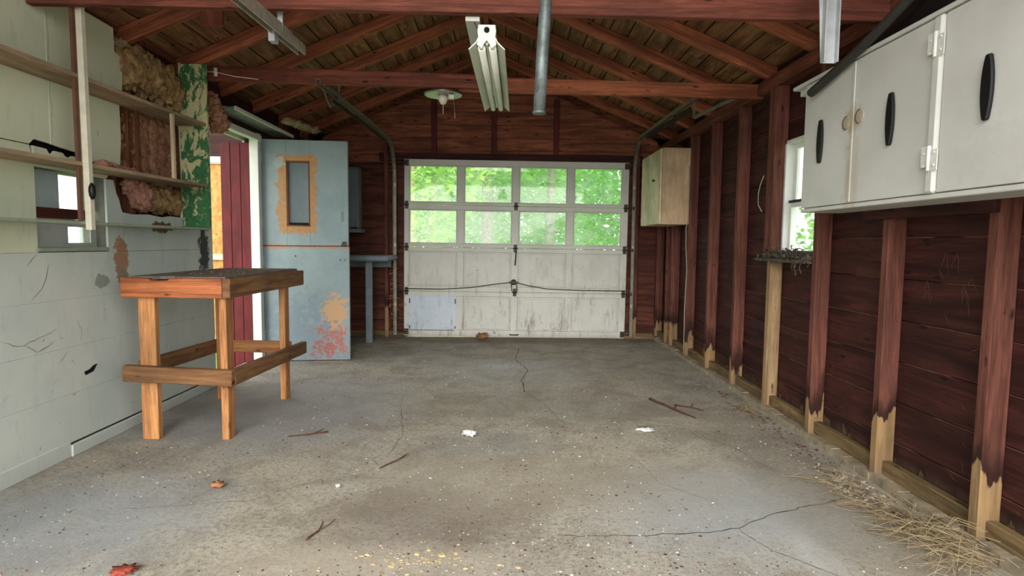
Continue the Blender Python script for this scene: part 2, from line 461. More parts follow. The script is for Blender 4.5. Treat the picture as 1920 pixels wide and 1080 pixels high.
def glass(name, haze=.15, tint=(236, 244, 236)):
    g = G(name)
    tr = g.n('BsdfTransparent', None, Color=(.95, .97, .95, 1))
    gl = g.n('BsdfGlossy', None, Color=(.9, .9, .9, 1), Roughness=.03)
    tl = g.n('BsdfTranslucent', None, Color=lin(tint)); df = g.n('BsdfDiffuse', None, Color=lin(tint))
    dd = g.n('MixShader', None, Fac=.35, i1=tl.outputs[0], i2=df.outputs[0])
    nz = g.math('MULTIPLY', g.step(g.noise(g.pos(), 7, 6, .7), .2, .9), haze * 2)
    m1 = g.n('MixShader', None, Fac=nz, i1=tr.outputs[0], i2=dd.outputs[0])
    fr = g.n('Fresnel', None, IOR=1.45)
    m2 = g.n('MixShader', None, Fac=g.math('MULTIPLY', fr.outputs[0], .5), i1=m1.outputs[0], i2=gl.outputs[0])
    g.t.links.new(m2.outputs[0], g.out.inputs[0])
    return g.m
M_glass = glass('dusty_glass', .16)
M_glassclear = glass('clear_glass', .05)

def film():
    g = G('milky_plastic_film')
    c = g.mix(g.noise(g.pos(), 9, 4, .6), lin((196, 202, 204)), lin((172, 178, 182)))
    d = g.n('BsdfDiffuse', None, Color=c); t = g.n('BsdfTranslucent', None, Color=c)
    m = g.n('MixShader', None, Fac=.3, i1=d.outputs[0], i2=t.outputs[0])
    g.t.links.new(m.outputs[0], g.out.inputs[0]); return g.m
M_film = film()

def duskglass():
    g = G('grimy_door_glass')
    n = g.noise(g.pos(), 8, 5, .6)
    return g.done(g.mix(n, lin((84, 98, 104)), lin((104, 118, 122))), .25, None, 0, 0, 0, .5)
M_doorglass = duskglass()

def osb():
    g = G('strand_board'); p = g.pos()
    v = g.n('TexVoronoi', None, Vector=g.map(p, (1, 1, .7)), Scale=34.0)
    n = g.noise(p, 60, 4, .7)
    col = g.mix(v.outputs['Color'], lin((150, 100, 48)), lin((196, 148, 88)), 'MIX')
    col = g.mix(g.math('MULTIPLY', n, .3), col, lin((150, 96, 46)))
    return g.done(col, .75, n, .3, .004)
M_osb = osb()

def leafmat(name, a, b):
    g = G(name)
    rnd = g.noise(g.pos(), 1.1, 4, .7)
    col = g.mix(g.step(rnd, .3, .7), lin(a), lin(b))
    d = g.n('BsdfDiffuse', None, Color=col); t = g.n('BsdfTranslucent', None, Color=col)
    m = g.n('MixShader', None, Fac=.45, i1=d.outputs[0], i2=t.outputs[0])
    g.t.links.new(m.outputs[0], g.out.inputs[0])
    return g.m
M_leafA = leafmat('fresh_green_leaves', (128, 190, 78), (164, 214, 110))
M_leafB = leafmat('yellow_green_leaves', (160, 206, 84), (190, 222, 112))
M_leafC = leafmat('deep_green_leaves', (92, 160, 68), (136, 196, 92))
M_bark = plain('grey_bark', (150, 142, 128), .9, var=.3, sc=12)
M_barktan = plain('tan_bark', (196, 172, 136), .9, var=.2, sc=12)
M_ground = plain('gravel_ground', (150, 148, 136), .95, var=.2, sc=4)
M_grass = plain('grass_ground', (112, 150, 80), .95, var=.25, sc=3)

# ------------------------------------------------------------------ the shell
XL, XR, XRS, YB, YN = -2.26, 1.88, 1.79, 7.06, .45       # left finish, right boards, stud faces, far wall boards, near end

# floor with cracks
bm = newbm()
bx(bm, -2.42, 2.0, YN, 7.25, -.12, 0)
def fl(pts, w): strip(bm, [(x, y, 0) for x, y in pts], w, (0, 0, 1), 1)
fl([(.15, 6.3), (.1, 5.7), (.2, 5.2), (.14, 4.8), (.16, 4.4)], .006)
fl([(.12, 5.4), (.0, 5.1)], .003)
fl([(1.66, 2.6), (1.4, 2.5), (1.12, 2.38), (.95, 2.26), (.84, 2.23), (.53, 2.2), (.2, 2.2)], .004)
fl([(.95, 2.26), (1.0, 2.1), (1.18, 1.9)], .003)
fl([(.25, 3.9), (.6, 3.75), (1.0, 3.7), (1.35, 3.4)], .0022)
fl([(1.1, 3.5), (1.3, 3.2), (1.34, 2.9), (1.5, 2.7)], .0018); fl([(.4, 3.2), (.7, 3.0), (.75, 2.7), (.95, 2.5)], .0014); fl([(.9, 5.4), (1.1, 4.9), (1.05, 4.5)], .0018)
fl([(-.75, 4.2), (-.6, 3.4), (-.62, 3.05)], .0025)
fl([(.16, 4.4), (.3, 4.0), (.38, 3.6)], .0022)
fl([(-1.6, 2.4), (-1.1, 2.5), (-.8, 2.8)], .002)
obj('floor', bm, [M_floor, M_crack], kind='structure', base=False)

bm = newbm(); bx(bm, -40, 40, -30, YN, -.16, -.04)
obj('ground', bm, M_ground, kind='structure', base=False)
bm = newbm(); bx(bm, -60, 60, 7.25, 70, -.18, -.06); bx(bm, 2.0, 60, YN, 7.25, -.18, -.06); bx(bm, -60, -2.42, YN, 7.25, -.18, -.06)
obj('lawn', bm, M_grass, kind='structure', base=False)

def rows(bm, y0, y1, zs, holes, place, gap=.003):
    """board rows between heights zs, cut round the holes (a0, a1, z0, z1)"""
    cuts = sorted(set(list(zs) + [h for o in holes for h in (o[2], o[3]) if zs[0] < h < zs[-1]]))
    for z0, z1 in zip(cuts, cuts[1:]):
        segs = [(y0, y1)]
        for a0, a1, h0, h1 in holes:
            if h0 < z1 - 1e-4 and h1 > z0 + 1e-4:
                segs = [s for (p, q) in segs for s in ((p, min(q, a0)), (max(p, a1), q)) if s[1] - s[0] > .005]
        g0 = gap if any(abs(z0 - z) < 1e-6 for z in zs) else 0
        for p, q in segs: place(bm, p, q, z0 + g0, z1)

def frange(a, b, s):
    out = [a]
    while out[-1] + s < b - .04: out.append(out[-1] + s)
    return out + [b]

# right wall: dark boards, studs, plates
WIN2 = (3.45, 3.965, 1.06, 1.83)
bm = newbm()
def plR(bm, p, q, z0, z1):
    j = random.random() * .003
    bx(bm, XR + j, XR + .022 + j, p, q, z0, z1, grain=1)
rows(bm, YN, YB + .1, frange(.0, 2.42, .196), [WIN2], plR, .004)
rows(bm, YN, YB + .1, [.0, 2.5], [WIN2], lambda b, p, q, z0, z1: bx(b, XR + .03, XR + .05, p, q, z0, z1, grain=1), 0)
sc = lambda pts, w: strip(bm, [(XR, y, z) for y, z in pts], w, (-1, 0, 0), 1, .001)
for k in range(7):
    y = 2.3 + random.random() * .3; z = .86 + random.random() * .18
    sc([(y, z), (y + .03, z + random.uniform(.05, .1)), (y + .05, z + .03)], .0016)
for k in range(26):
    y = random.uniform(2.0, 4.2); z = random.uniform(.15, 1.2)
    if 3.4 < y and z > 1.0: continue
    sc([(y, z), (y + random.uniform(-.04, .04), z + random.uniform(-.04, .06))], .0015)
for k in range(1, 12):
    yy = YN
    while yy < YB:
        L = random.uniform(.3, 1.1)
        if not (3.4 < yy + L and yy < 4.0 and 1.0 < k * .196 < 1.9): strip(bm, [(XR, yy, k * .196 + .001), (XR, min(yy + L, YB), k * .196 + .001)], .0018, (-1, 0, 0), 1, .002, .12)
        yy += L + random.uniform(.1, .5)
wall_r = obj('wall_right', bm, [M_sheath, M_scratch], kind='structure', base=False)
for y, m, top in ((.35, M_stud, 2.2), (.95, M_stud, 2.2), (1.55, M_stud, 2.2), (2.15, M_stud, 2.2), (2.765, M_stud, 2.2), (3.395, M_stud, 2.2), (3.985, M_tanstud, 1.03), (4.585, M_stud, 2.2), (5.19, M_stud, 2.2), (5.8, M_stud, 2.2), (6.35, M_stud, 2.2), (6.55, M_stud, 2.2), (7.0, M_stud, 2.2)):
    bm = newbm()
    dx = random.uniform(-.006, .006)
    box(bm, Vector(((XRS + XR - .002) / 2 + .002, y + .002, top / 2)), (XR - XRS - .004, .048, top), rot=Euler((R(random.uniform(-.15, .15)), 0, 0)), grain=2)
    obj('stud', bm, m, wall_r, bevel=.003, label='bare tan stud' if m is M_tanstud else None)
for y in (3.985, 4.045):
    bm = newbm(); bx(bm, XRS - .002, XR, y - .02, y + .022, 1.03, 2.2, grain=2); obj('window_stud', bm, M_stud, wall_r, bevel=.003)
bm = newbm(); bx(bm, XRS, XR, YN, YB, 2.2, 2.285, grain=1); obj('top_plate', bm, M_tie, wall_r, bevel=.003)
bm = newbm(); bx(bm, XR - .055, XR - .012, YN, YB, .035, .105, grain=1); obj('sill_plate', bm, M_plate, wall_r, bevel=.004)
bm = newbm()
n = 60
for i in range(n):
    y0 = YN + (YB - YN) * i / n; y1 = YN + (YB - YN) * (i + 1) / n
    w = .012 + .02 * abs(noise.noise((0, y0 * 3, 0)))
    bx(bm, XRS - w, XR, y0, y1, 0, .036 + .014 * noise.noise((3, y0 * 4, 1)), grain=1)
obj('curb', bm, M_curb, wall_r)
bm = newbm(); bx(bm, XRS - .025, XRS - .001, 2.12, 2.92, 1.262, 1.318, grain=1); obj('cleat', bm, M_sheath, wall_r, bevel=.003)

# far wall: opening for the garage door, gable above
GX0, GX1 = -1.18, 1.41
bm = newbm()
SL = .42
def zroof(x): return 2.29 + SL * (2.04 - abs(x + .2)) + .05
def plB(z0, z1, y, g=.004):
    def xe(z):
        d = 2.06 if z <= 2.33 else max(.0, 2.04 - (z - 2.34) / SL)
        return -.2 - d, -.2 + d
    a0, a1 = xe(z0 + g); b0, b1 = xe(z1)
    return [(a0, z0 + g), (a1, z0 + g), (b1, z1), (b0, z1)]
for z0, z1 in zip(frange(0, 2.07, .2), frange(0, 2.07, .2)[1:]):
    j = random.random() * .003
    bx(bm, -2.3, GX0, YB + j, YB + .022 + j, z0 + .004, z1, grain=0, mat=1); bx(bm, GX1, XR + .02, YB + j, YB + .022 + j, z0 + .004, z1, grain=0, mat=1)
for z0, z1 in zip(frange(2.07, 3.18, .15), frange(2.07, 3.18, .15)[1:]):
    j = random.random() * .006
    prism(bm, plB(z0, z1, YB), lambda u, v, d: Vector((u, YB + j + d, v)), .022)
bx(bm, -2.42, GX0, YB + .04, YB + .06, 0, 2.4); bx(bm, GX1, 2.0, YB + .04, YB + .06, 0, 2.4)
prism(bm, [(-2.42, 2.07), (2.0, 2.07), (2.0, 2.4), (-.2, 3.3), (-2.42, 2.4)], lambda u, v, d: Vector((u, YB + .04 + d, v)), .02)
wall_f = obj('wall_far', bm, [M_gable, M_farboard], kind='structure', base=False)
for x, z1 in ((-1.95, 2.3), (-1.42, 2.3), (1.55, 2.3)):
    bm = newbm(); bx(bm, x - .022, x + .022, YB - .07, YB - .001, 0, z1, grain=2); obj('stud', bm, M_stud, wall_f, bevel=.003)
for x in (-.86, -.155, .58):
    bm = newbm(); bx(bm, x - .03, x + .03, YB - .045, YB - .001, 2.18, zroof(x) - .05, grain=2); obj('gable_stud', bm, M_redsill, wall_f, bevel=.003)
bm = newbm(); bx(bm, -1.5, 1.6, YB - .06, YB - .001, 2.09, 2.18, grain=0); obj('header', bm, M_sheath, wall_f, bevel=.003)
for x0, x1 in ((-2.24, -1.2), (1.43, 1.78)):
    bm = newbm(); bx(bm, x0, x1, YB - .05, YB - .001, 0, .07, grain=0); obj('sill_plate', bm, M_plate, wall_f, bevel=.003)
bm = newbm()
for i in range(30):
    z = random.uniform(.12, .9)
    box(bm, Vector((-1.33 + random.uniform(-.06, .03), YB - .03, z)), (.05, .02, .02), rot=Euler((0, random.uniform(-.5, .5), 0)))
obj('splintered_wood', bm, M_gable, wall_f, kind='stuff')

# left wall
WIN1 = (2.865, 3.365, 1.075, 1.475); DOOR = (4.56, 5.40, 0, 2.04); HOLE = (3.5, 4.16, 1.295, 2.36)
bm = newbm()
rows(bm, YN, YB + .06, [0, 2.5], [WIN1, (4.545, 5.47, 0, 2.04)], lambda b, p, q, z0, z1: bx(b, -2.42, -2.40, p, q, z0, z1, grain=1), 0)
bx(bm, -2.30, -2.295, 2.8, 3.45, 1.50, 1.7, mat=4)  # near-black sheet behind the torn slit, its shade put in as colour
rows(bm, 3.4, 4.3, frange(1.1, 2.4, .2), [], lambda b, p, q, z0, z1: bx(b, -2.385, -2.37, p, q, z0, z1, grain=1, mat=2), .004)
rows(bm, 5.46, YB, frange(0, 2.4, .2), [], lambda b, p, q, z0, z1: bx(b, -2.30, -2.28, p, q, z0, z1, grain=1, mat=2), .004)
zz = [.07, .325, .57, .82, 1.062]
rows(bm, YN, 4.545, zz, [], lambda b, p, q, z0, z1: bx(b, XL - .014, XL + random.random() * .0015, p, q, z0, z1, grain=1, mat=0), .0009)
pl = lambda pts, m=1, dx=0.0: prism(bm, pts, lambda u, v, d: Vector((XL + dx - d, u, v)), .013, m)
pl([(YN, 1.063), (2.862, 1.063), (2.862, 1.475), (2.84, 1.573), (YN, 1.573)], 1)
pl([(2.862, 1.477), (3.37, 1.472), (3.40, 1.50), (3.3, 1.53), (3.17, 1.555), (3.12, 1.56), (3.10, 1.548), (3.07, 1.55), (3.05, 1.566), (3.0, 1.568), (2.985, 1.552), (2.96, 1.55), (2.945, 1.570), (2.862, 1.573)], 1)
pl([(YN, 1.574), (2.84, 1.578), (2.87, 1.605), (2.968, 1.600), (2.968, 2.352), (YN, 2.36)], 1)
pl([(2.972, 1.598), (3.05, 1.590), (3.17, 1.582), (3.2, 1.555), (3.4, 1.55), (3.49, 1.54), (3.51, 1.72), (3.505, 1.96), (3.535, 2.0), (3.55, 2.186), (3.482, 2.205), (3.478, 2.335), (2.972, 2.35)], 1, .002)
pl([(3.367, 1.063), (3.52, 1.063), (3.50, 1.16), (3.51, 1.27), (3.49, 1.31), (3.475, 1.36), (3.45, 1.40), (3.44, 1.445), (3.43, 1.47), (3.367, 1.47)], 0)
pl([(3.52, 1.064), (4.545, 1.064), (4.545, 1.285), (4.16, 1.285), (4.0, 1.29), (3.9, 1.278), (3.75, 1.29), (3.6, 1.282), (3.505, 1.29), (3.51, 1.2)], 0)
pl([(4.14, 1.287), (4.545, 1.287), (4.545, 2.35), (4.17, 2.35), (4.15, 1.9), (4.165, 1.5)], 1)
wc = lambda pts, w=.0025: strip(bm, [(XL + .002, y, z) for y, z in pts], w, (1, 0, 0), 3, .0012)
wc([(2.92, 1.0), (2.9, .94), (2.86, .88), (2.8, .83)], .003)
wc([(2.62, .66), (2.75, .63), (2.87, .665), (2.95, .68)], .002)
wc([(2.75, .63), (2.83, .58), (2.93, .62)], .002)
wc([(3.1, .71), (3.13, .62), (3.12, .58)], .002)
wc([(2.84, 1.05), (2.79, 1.0)], .003)
wc([(2.98, 1.6), (2.985, 1.9), (2.98, 2.3)], .0018)
wc([(3.02, .55), (2.95, .5)], .003); wc([(2.66, .42), (2.6, .38)], .002); wc([(3.3, 1.7), (3.31, 1.73)], .004)
for k in range(26):
    y, z = random.uniform(2.5, 4.4), random.uniform(.1, .85)
    wc([(y, z), (y + random.uniform(-.03, .03), z + random.uniform(-.02, .03))], random.uniform(.0015, .004))
# chipped hole low in the wall
prism(bm, [(3.14, .40), (3.2, .41), (3.23, .445), (3.20, .44), (3.17, .425), (3.13, .42)], lambda u, v, d: Vector((XL + .004 - d, u, v)), .003, 4)
wall_l = obj('wall_left', bm, [M_wallL, M_wallU, M_sheath, M_wallcrack, M_dark], kind='structure', base=False)
bm = newbm(); bx(bm, -2.37, XL - .02, 3.61, 3.66, 1.06, 2.34, grain=2); obj('stud', bm, M_strip, wall_l, bevel=.002)
bm = newbm(); bx(bm, -2.37, XL - .016, 3.44, 3.48, 1.06, 2.34, grain=2); obj('stud', bm, M_strip, wall_l, bevel=.002)
bm = newbm(); bx(bm, -2.37, XL - .016, 4.18, 4.25, 1.06, 2.34, grain=2); obj('stud', bm, M_strip, wall_l, bevel=.002)
bm = newbm(); bx(bm, -2.37, XL - .016, 3.48, 4.18, 1.06, 1.275, grain=1); obj('blocking', bm, M_strip, wall_l)
bm = newbm(); bx(bm, -2.40, -2.29, YN, YB, 2.34, 2.37, grain=1); obj('top_plate', bm, M_tie, wall_l)
for y in (5.95, 6.6):
    bm = newbm(); bx(bm, -2.28, -2.2, y, y + .045, 0, 2.3, grain=2); obj('stud', bm, M_stud, wall_l, bevel=.003)
bm = newbm(); bx(bm, -2.40, -2.28, 4.545, 5.46, 2.09, 2.34, grain=1); obj('lintel', bm, M_sheath, wall_l)
bm = newbm()
bx(bm, XL, XL + .012, YN, 3.0, .0, .082, grain=1); bx(bm, XL, XL + .02, 3.0, 4.53, .0, .062, grain=1)
obj('baseboard_left', bm, M_wallL, kind='structure', bevel=.003)

# roof: planks, rafters, tie beams
bm = newbm()
ang = math.atan(SL)
for s in (1, -1):
    Lr = 2.5; d = Vector((s * math.cos(ang), 0, -math.sin(ang))); nrm = Vector((s * math.sin(ang), 0, math.cos(ang)))
    top = Vector((-.2, 0, 3.147))
    u = .0; rot = Matrix.Rotation(s * ang, 4, 'Y')
    while u < Lr:
        w = .15
        c = top + d * (u + w / 2) + nrm * (.108 + random.random() * .003)
        cuts = [YN - .05, random.uniform(2.2, 3.6), random.uniform(4.4, 5.8), 7.35]
        for a, b in zip(cuts, cuts[1:]):
            box(bm, Vector((c.x, (a + b) / 2, c.z)), (w - .011, b - a - .008, .02), rot=rot, grain=1)
        u += w
    c = top + d * (Lr / 2 + .03) + nrm * .14
    box(bm, Vector((c.x, (YN + 7.3) / 2, c.z)), (Lr + .2, 7.4 - YN, .02), rot=rot, grain=1)
ceil = obj('ceiling', bm, M_roof, kind='structure', base=False)
for k in range(-2, 10):
    y = 1.19 + .602 * k
    for s in (1, -1):
        bm = newbm()
        a = Vector((-.2 + s * .012, y, 3.147 + .049)); b = a + Vector((s * math.cos(ang), 0, -math.sin(ang))) * 2.34
        beam(bm, a, b, .045, .094)
        obj('rafter', bm, M_rafter, ceil, bevel=.003)
bm = newbm(); bx(bm, -.22, -.18, YN, 7.05, 3.12, 3.26, grain=1); obj('ridge_board', bm, M_rafter, ceil)
bm = newbm(); beam(bm, (-2.25, 2.87, 2.30), (1.79, 2.84, 2.262), .045, .15); obj('tie_beam', bm, M_tie, ceil, bevel=.004, label='nearer tie beam, top of frame')
bm = newbm(); beam(bm, (-2.25, 4.27, 2.31), (-.05, 4.25, 2.262), .045, .1); obj('tie_beam', bm, M_tie, ceil, bevel=.004, label='left half of the farther tie beam')
bm = newbm(); beam(bm, (-.35, 4.30, 2.262), (1.84, 4.30, 2.235), .045, .1); obj('tie_beam', bm, M_rafter, ceil, bevel=.004, label='right half of the farther tie beam')
bm = newbm(); beam(bm, (-1.62, 3.33, 2.3), (-1.62, 3.33, 2.72), .12, .03, up=Vector((0, 1, 0))); obj('hanger_board', bm, M_tie, ceil, bevel=.003)
bm = newbm(); beam(bm, (-.17, 2.88, 2.195), (-.17, 4.22, 2.268), .068, .022); obj('mounting_board', bm, M_white, ceil, bevel=.002, label='white painted board')

bm = newbm(); tube(bm, [(-2.03, 4.20, 2.27), (-2.03, 4.20, 2.325)], [.011, .014], 10); tube(bm, [(-2.12, 4.205, 2.30), (-2.03, 4.185, 2.295), (-1.9, 4.2, 2.27), (-1.75, 4.235, 2.262)], .003, 6)
obj('wire_insulator', bm, M_porc, label='small white porcelain wire insulator on the farther tie beam beside the green panel', cat='insulator')

# doorway trim
bm = newbm()
bx(bm, -2.325, -2.245, 5.39, 5.455, 0, 2.10, grain=2); bx(bm, -2.30, -2.236, 4.50, 5.455, 2.035, 2.085, grain=1); bx(bm, -2.40, -2.265, 4.545, 4.565, 0, 2.035, grain=2)
obj('trim_1', bm, M_white, kind='structure', bevel=.003, base=False)

# ------------------------------------------------------------------ garage door
gd = thing('door_1', 'closed off-white overhead garage door with eight window panes in the far wall', 'garage door', (.11, 7.0, 0), kind='structure')
X0, X1 = -1.21, 1.44
PX = [-1.15 + .648 * i for i in range(4)]; PW = .565
secs = [(0.0, .535), (.54, 1.06), (1.065, 1.555), (1.56, 2.09)]
tilt = Matrix.Rotation(R(.35), 4, 'Y')
def tl(bm):
    bm.transform(Matrix.Translation((.11, 0, 1.0)) @ tilt @ Matrix.Translation((-.11, 0, -1.0 + .012)))
for k, (z0, z1) in enumerate(secs):
    bm = newbm()
    Yf, Yk = 6.985, 7.03
    p0, p1 = ((z0 + .075, z1 - .055), (z0 + .06, z1 - .05), (z0 + .04, z1 - .05), (z0 + .03, z1 - .07))[k]
    bx(bm, X0, X1, Yf, Yk, z0, p0, grain=0); bx(bm, X0, X1, Yf, Yk, p1, z1, grain=0)
    xs = [X0] + [v for x in PX for v in (x, x + PW)] + [X1]
    for a, b in zip(xs[::2], xs[1::2]): bx(bm, a, b, Yf, Yk, p0, p1, grain=2)
    if k < 2:
        for i, x in enumerate(PX):
            if k == 0 and i == 0: continue
            bx(bm, x, x + PW, Yf + .018, Yk - .005, p0, p1, grain=2)
            # raised field
            bx(bm, x + .016, x + PW - .016, Yf + .004, Yf + .020, p0 + .016, p1 - .016, grain=2)
    else:
        for x in PX:   # glazing stops
            for a, b, c, d in ((x, x + .012, p0, p1), (x + PW - .012, x + PW, p0, p1), (x + .012, x + PW - .012, p0, p0 + .012), (x + .012, x + PW - .012, p1 - .012, p1)):
                bx(bm, a, b, Yf + .012, Yk - .01, c, d)
    tl(bm)
    s = obj('section', bm, M_gd, gd, bevel=.004)
    if k == 0:
        bm = newbm(); bx(bm, PX[0] - .004, PX[0] + PW + .004, Yf - .004, Yk - .01, p0 - .004, p1 + .004, grain=2); tl(bm)
        obj('repair_panel', bm, M_gdblue, s, bevel=.003, label='bluish white repair panel')
        bm = newbm()
        for xx in (PX[0] + .01, PX[0] + PW - .012): box(bm, Vector((xx, Yf - .006, p1 - .06)), (.012, .006, .06)); box(bm, Vector((xx, Yf - .006, p0 + .03)), (.012, .006, .03))
        bx(bm, PX[0] + .01, PX[0] + PW - .02, Yf - .006, Yf - .001, p0 - .008, p0 - .001); tl(bm)
        obj('dark_gap', bm, M_iron, s)
        bm = newbm(); tube(bm, [(.06, Yf, .035), (.06, Yf - .03, .03), (.16, Yf - .03, .03), (.16, Yf, .035)], .006, 6); tl(bm); obj('lift_handle', bm, M_iron, s)
    if k >= 2:
        for x in PX:
            bm = newbm(); bx(bm, x + .004, x + PW - .004, Yf + .02, Yf + .024, p0 + .004, p1 - .004); tl(bm)
            obj('window_pane', bm, M_glass, s)
for z in (.538, 1.062, 1.557):
    for x in (X0 + .03, .11, X1 - .03):
        bm = newbm()
        bx(bm, x - .02, x + .02, 6.974, 6.984, z - .045, z + .045); tube(bm, [(x - .028, 6.972, z), (x + .028, 6.972, z)], .008, 8); tl(bm)
        h = obj('hinge', bm, M_iron, gd)
        if x != .11:
            sg = -1 if x < 0 else 1
            bm = newbm(); tube(bm, [(x, 6.965, z), (x + sg * .10, 6.965, z)], .006, 6); tube(bm, [(x + sg * .075, 6.965, z), (x + sg * .095, 6.965, z)], .022, 12); tl(bm)
            obj('roller', bm, M_iron, h)
for x, sg in ((X0 + .03, -1), (X1 - .03, 1)):
    for z in (2.045, .05):
        bm = newbm(); bx(bm, x - .025, x + .025, 6.972, 6.984, z - .035, z + .035); tube(bm, [(x, 6.965, z), (x + sg * .09, 6.965, z)], .007, 6); tl(bm); obj('bracket', bm, M_iron, gd)
bm = newbm(); lathe(bm, [(.03, 0), (.034, .012), (.02, .02)], (.095, 6.984, .66), 16, M=Matrix.Rotation(R(90), 4, 'X')); box(bm, Vector((.095, 6.955, .66)), (.11, .016, .02)); tube(bm, [(.07, 6.96, .655), (.075, 6.96, .56), (.11, 6.96, .52), (.14, 6.96, .56), (.125, 6.96, .655)], .005, 6); tl(bm)
obj('lock_handle', bm, M_iron, gd)
bm = newbm(); tube(bm, [(.12, 6.98, 1.03), (.11, 6.975, .86)], .009, 6); tl(bm); obj('latch_strap', bm, M_iron, gd)
bm = newbm(); tube(bm, [(.09, 6.97, .66), (-.12, 6.97, .635), (-.4, 6.97, .59), (-.75, 6.97, .565), (-1.2, 6.97, .565)], .006, 6); tl(bm); obj('lock_rod', bm, M_rope, gd)
bm = newbm(); tube(bm, [(.11, 6.97, .66), (.28, 6.97, .62), (.5, 6.97, .585), (.9, 6.97, .575), (1.42, 6.97, .575)], .006, 6); tl(bm); obj('lock_rod', bm, M_rope, gd)

# tracks of the far door
def track(xc, yend, zt, label, brk, dx):
    t = thing('garage_door_track', label, 'door track', (xc, 6.93, 0), group='tracks of the far garage door')
    bm = newbm()
    path = [(xc, 6.945, .03), (xc, 6.945, 1.0), (xc, 6.945, zt - .36)]
    for k in range(1, 9):
        a = R(90 * k / 8); path.append((xc, 6.945 - .36 * (1 - math.cos(a)), zt - .36 + .36 * math.sin(a)))
    path.append((xc + dx * .5, (6.585 + yend) / 2, zt)); path.append((xc + dx, yend, zt - .02))
    pts = [Vector(p) for p in path]
    # C channel: three flats swept along the path
    prof = [(-.02, -.016), (-.02, .018), (.018, .018), (.018, -.006), (.014, -.006), (.014, .014), (-.016, .014), (-.016, -.016)]
    rings = []
    for i, p in enumerate(pts):
        d = (pts[min(i + 1, len(pts) - 1)] - pts[max(i - 1, 0)]).normalized()
        sd = Vector((1, 0, 0)); up = d.cross(sd).normalized()
        rings.append([bm.verts.new(p + sd * a * 1.0 + up * b) for a, b in prof])
    for r0, r1 in zip(rings, rings[1:]):
        for k in range(len(prof)):
            bm.faces.new((r0[k], r0[(k + 1) % 8], r1[(k + 1) % 8], r1[k]))
    bm.faces.new(rings[0]); bm.faces.new(rings[-1][::-1])
    obj('channel', bm, M_track, t)
    bm = newbm(); beam(bm, (xc + dx * .3 + .0, 6.4, zt - .04), (xc + dx, yend + .35, zt - .07), .006, .05 if xc > 0 else .03); obj('angle_iron', bm, M_iron, t)
    for p, q in brk:
        bm = newbm(); beam(bm, p, q, .03, .006, up=Vector((1, .2, .1))); obj('hanger_strap', bm, M_track, t)
    for z in (.4, 1.1, 1.8):
        bm = newbm(); s = -1 if xc < 0 else 1
        bx(bm, xc + s * .0 - .012, xc + .012, 6.955, 7.0, z - .02, z + .02); obj('wall_bracket', bm, M_trackpale, t)
    return t
track(-1.31, 4.22, 2.27, 'steel door track curving up to the ceiling left of the garage door', [((-1.33, 4.75, 2.24), (-1.33, 4.75, 2.42)), ((-1.36, 4.6, 2.17), (-1.36, 4.35, 2.30)), ((-1.33, 4.75, 2.24), (-1.36, 4.6, 2.17))], -.02)
track(1.50, 4.62, 2.33, 'steel door track curving up to the ceiling right of the garage door', [((1.52, 4.86, 2.32), (1.52, 4.86, 2.17)), ((1.52, 4.86, 2.17), (1.78, 4.62, 2.28))], .03)

# near fittings hanging from the roof
t = thing('overhead_track', 'short pale steel track overhead at upper left, crossing the nearer tie beam', 'door track', (-1.13, 2.4, 2.1))
bm = newbm()
for dx, w, dz, h in ((-.018, .006, 0, .05), (.018, .006, .0, .05), (0, .04, .024, .006)):
    beam(bm, (-1.14 + dx, 1.2, 2.115 + dz), (-1.105 + dx, 3.24, 2.15 + dz), w, h)
beam(bm, (-1.125, 1.2, 2.118), (-1.09, 3.05, 2.15), .008, .06)
obj('channel', bm, M_trackpale, t)
bm = newbm(); beam(bm, (-1.10, 2.93, 2.15), (-1.10, 2.93, 2.70), .025, .006, up=Vector((0, 1, 0))); box(bm, Vector((-1.13, 2.92, 2.11)), (.03, .05, .05)); obj('hanger_bracket', bm, M_strap, t)

bm = newbm()
pts = [(.17, 2.5, 2.92), (.158, 2.5, 2.2), (.142, 2.5, 1.9), (.133, 2.5, 1.675)]
tube(bm, pts, [.022, .026, .026, .026], 14)
lathe(bm, [(.028, 0), (.028, .01), (.026, .011)], (.133, 2.5, 1.672), 14)
obj('hanging_pipe', bm, M_galv, label='galvanised pipe hanging down from the roof right of the fluorescent fixture', cat='pipe')
bm = newbm()
prism(bm, [(1.305, 1.895), (1.365, 1.895), (1.36, 2.2), (1.352, 2.58), (1.30, 2.6), (1.285, 2.2)], lambda u, v, d: Vector((u, 2.5 + d, v)), .004)
bx(bm, 1.303, 1.308, 2.47, 2.5, 1.895, 2.2); bx(bm, 1.361, 1.366, 2.475, 2.5, 1.895, 2.2)
obj('hanging_strap', bm, M_strap, label='pale grey metal channel hanging from the roof left of the white cabinet', cat='metal strap')

# fluorescent fixture
fx = thing('fluorescent_fixture', 'white two-tube fluorescent fixture hanging lengthwise under the tie beams', 'light', (-.08, 3.2, 2.0))
def fz(y): return 2.012 + (y - 2.6) * .002
def FX(y): return -.092 + (y - 2.58) * .022
bm = newbm()
prof = [(-.077, -.05), (-.045, -.022), (-.035, .0), (-.033, .05), (.033, .05), (.035, .0), (.045, -.022), (.077, -.05), (.079, -.047), (.047, -.016), (.037, .004), (.037, .054), (-.037, .054), (-.037, .004), (-.047, -.016), (-.079, -.047)]
for y0, y1 in ((2.6, 3.8),):
    ra = [bm.verts.new((FX(y0) + a, y0, fz(y0) + b)) for a, b in prof]; rb = [bm.verts.new((FX(y1) + a, y1, fz(y1) + b)) for a, b in prof]
    for k in range(len(prof)):
        bm.faces.new((ra[k], ra[(k + 1) % 16], rb[(k + 1) % 16], rb[k]))
    bm.faces.new(ra); bm.faces.new(rb[::-1])
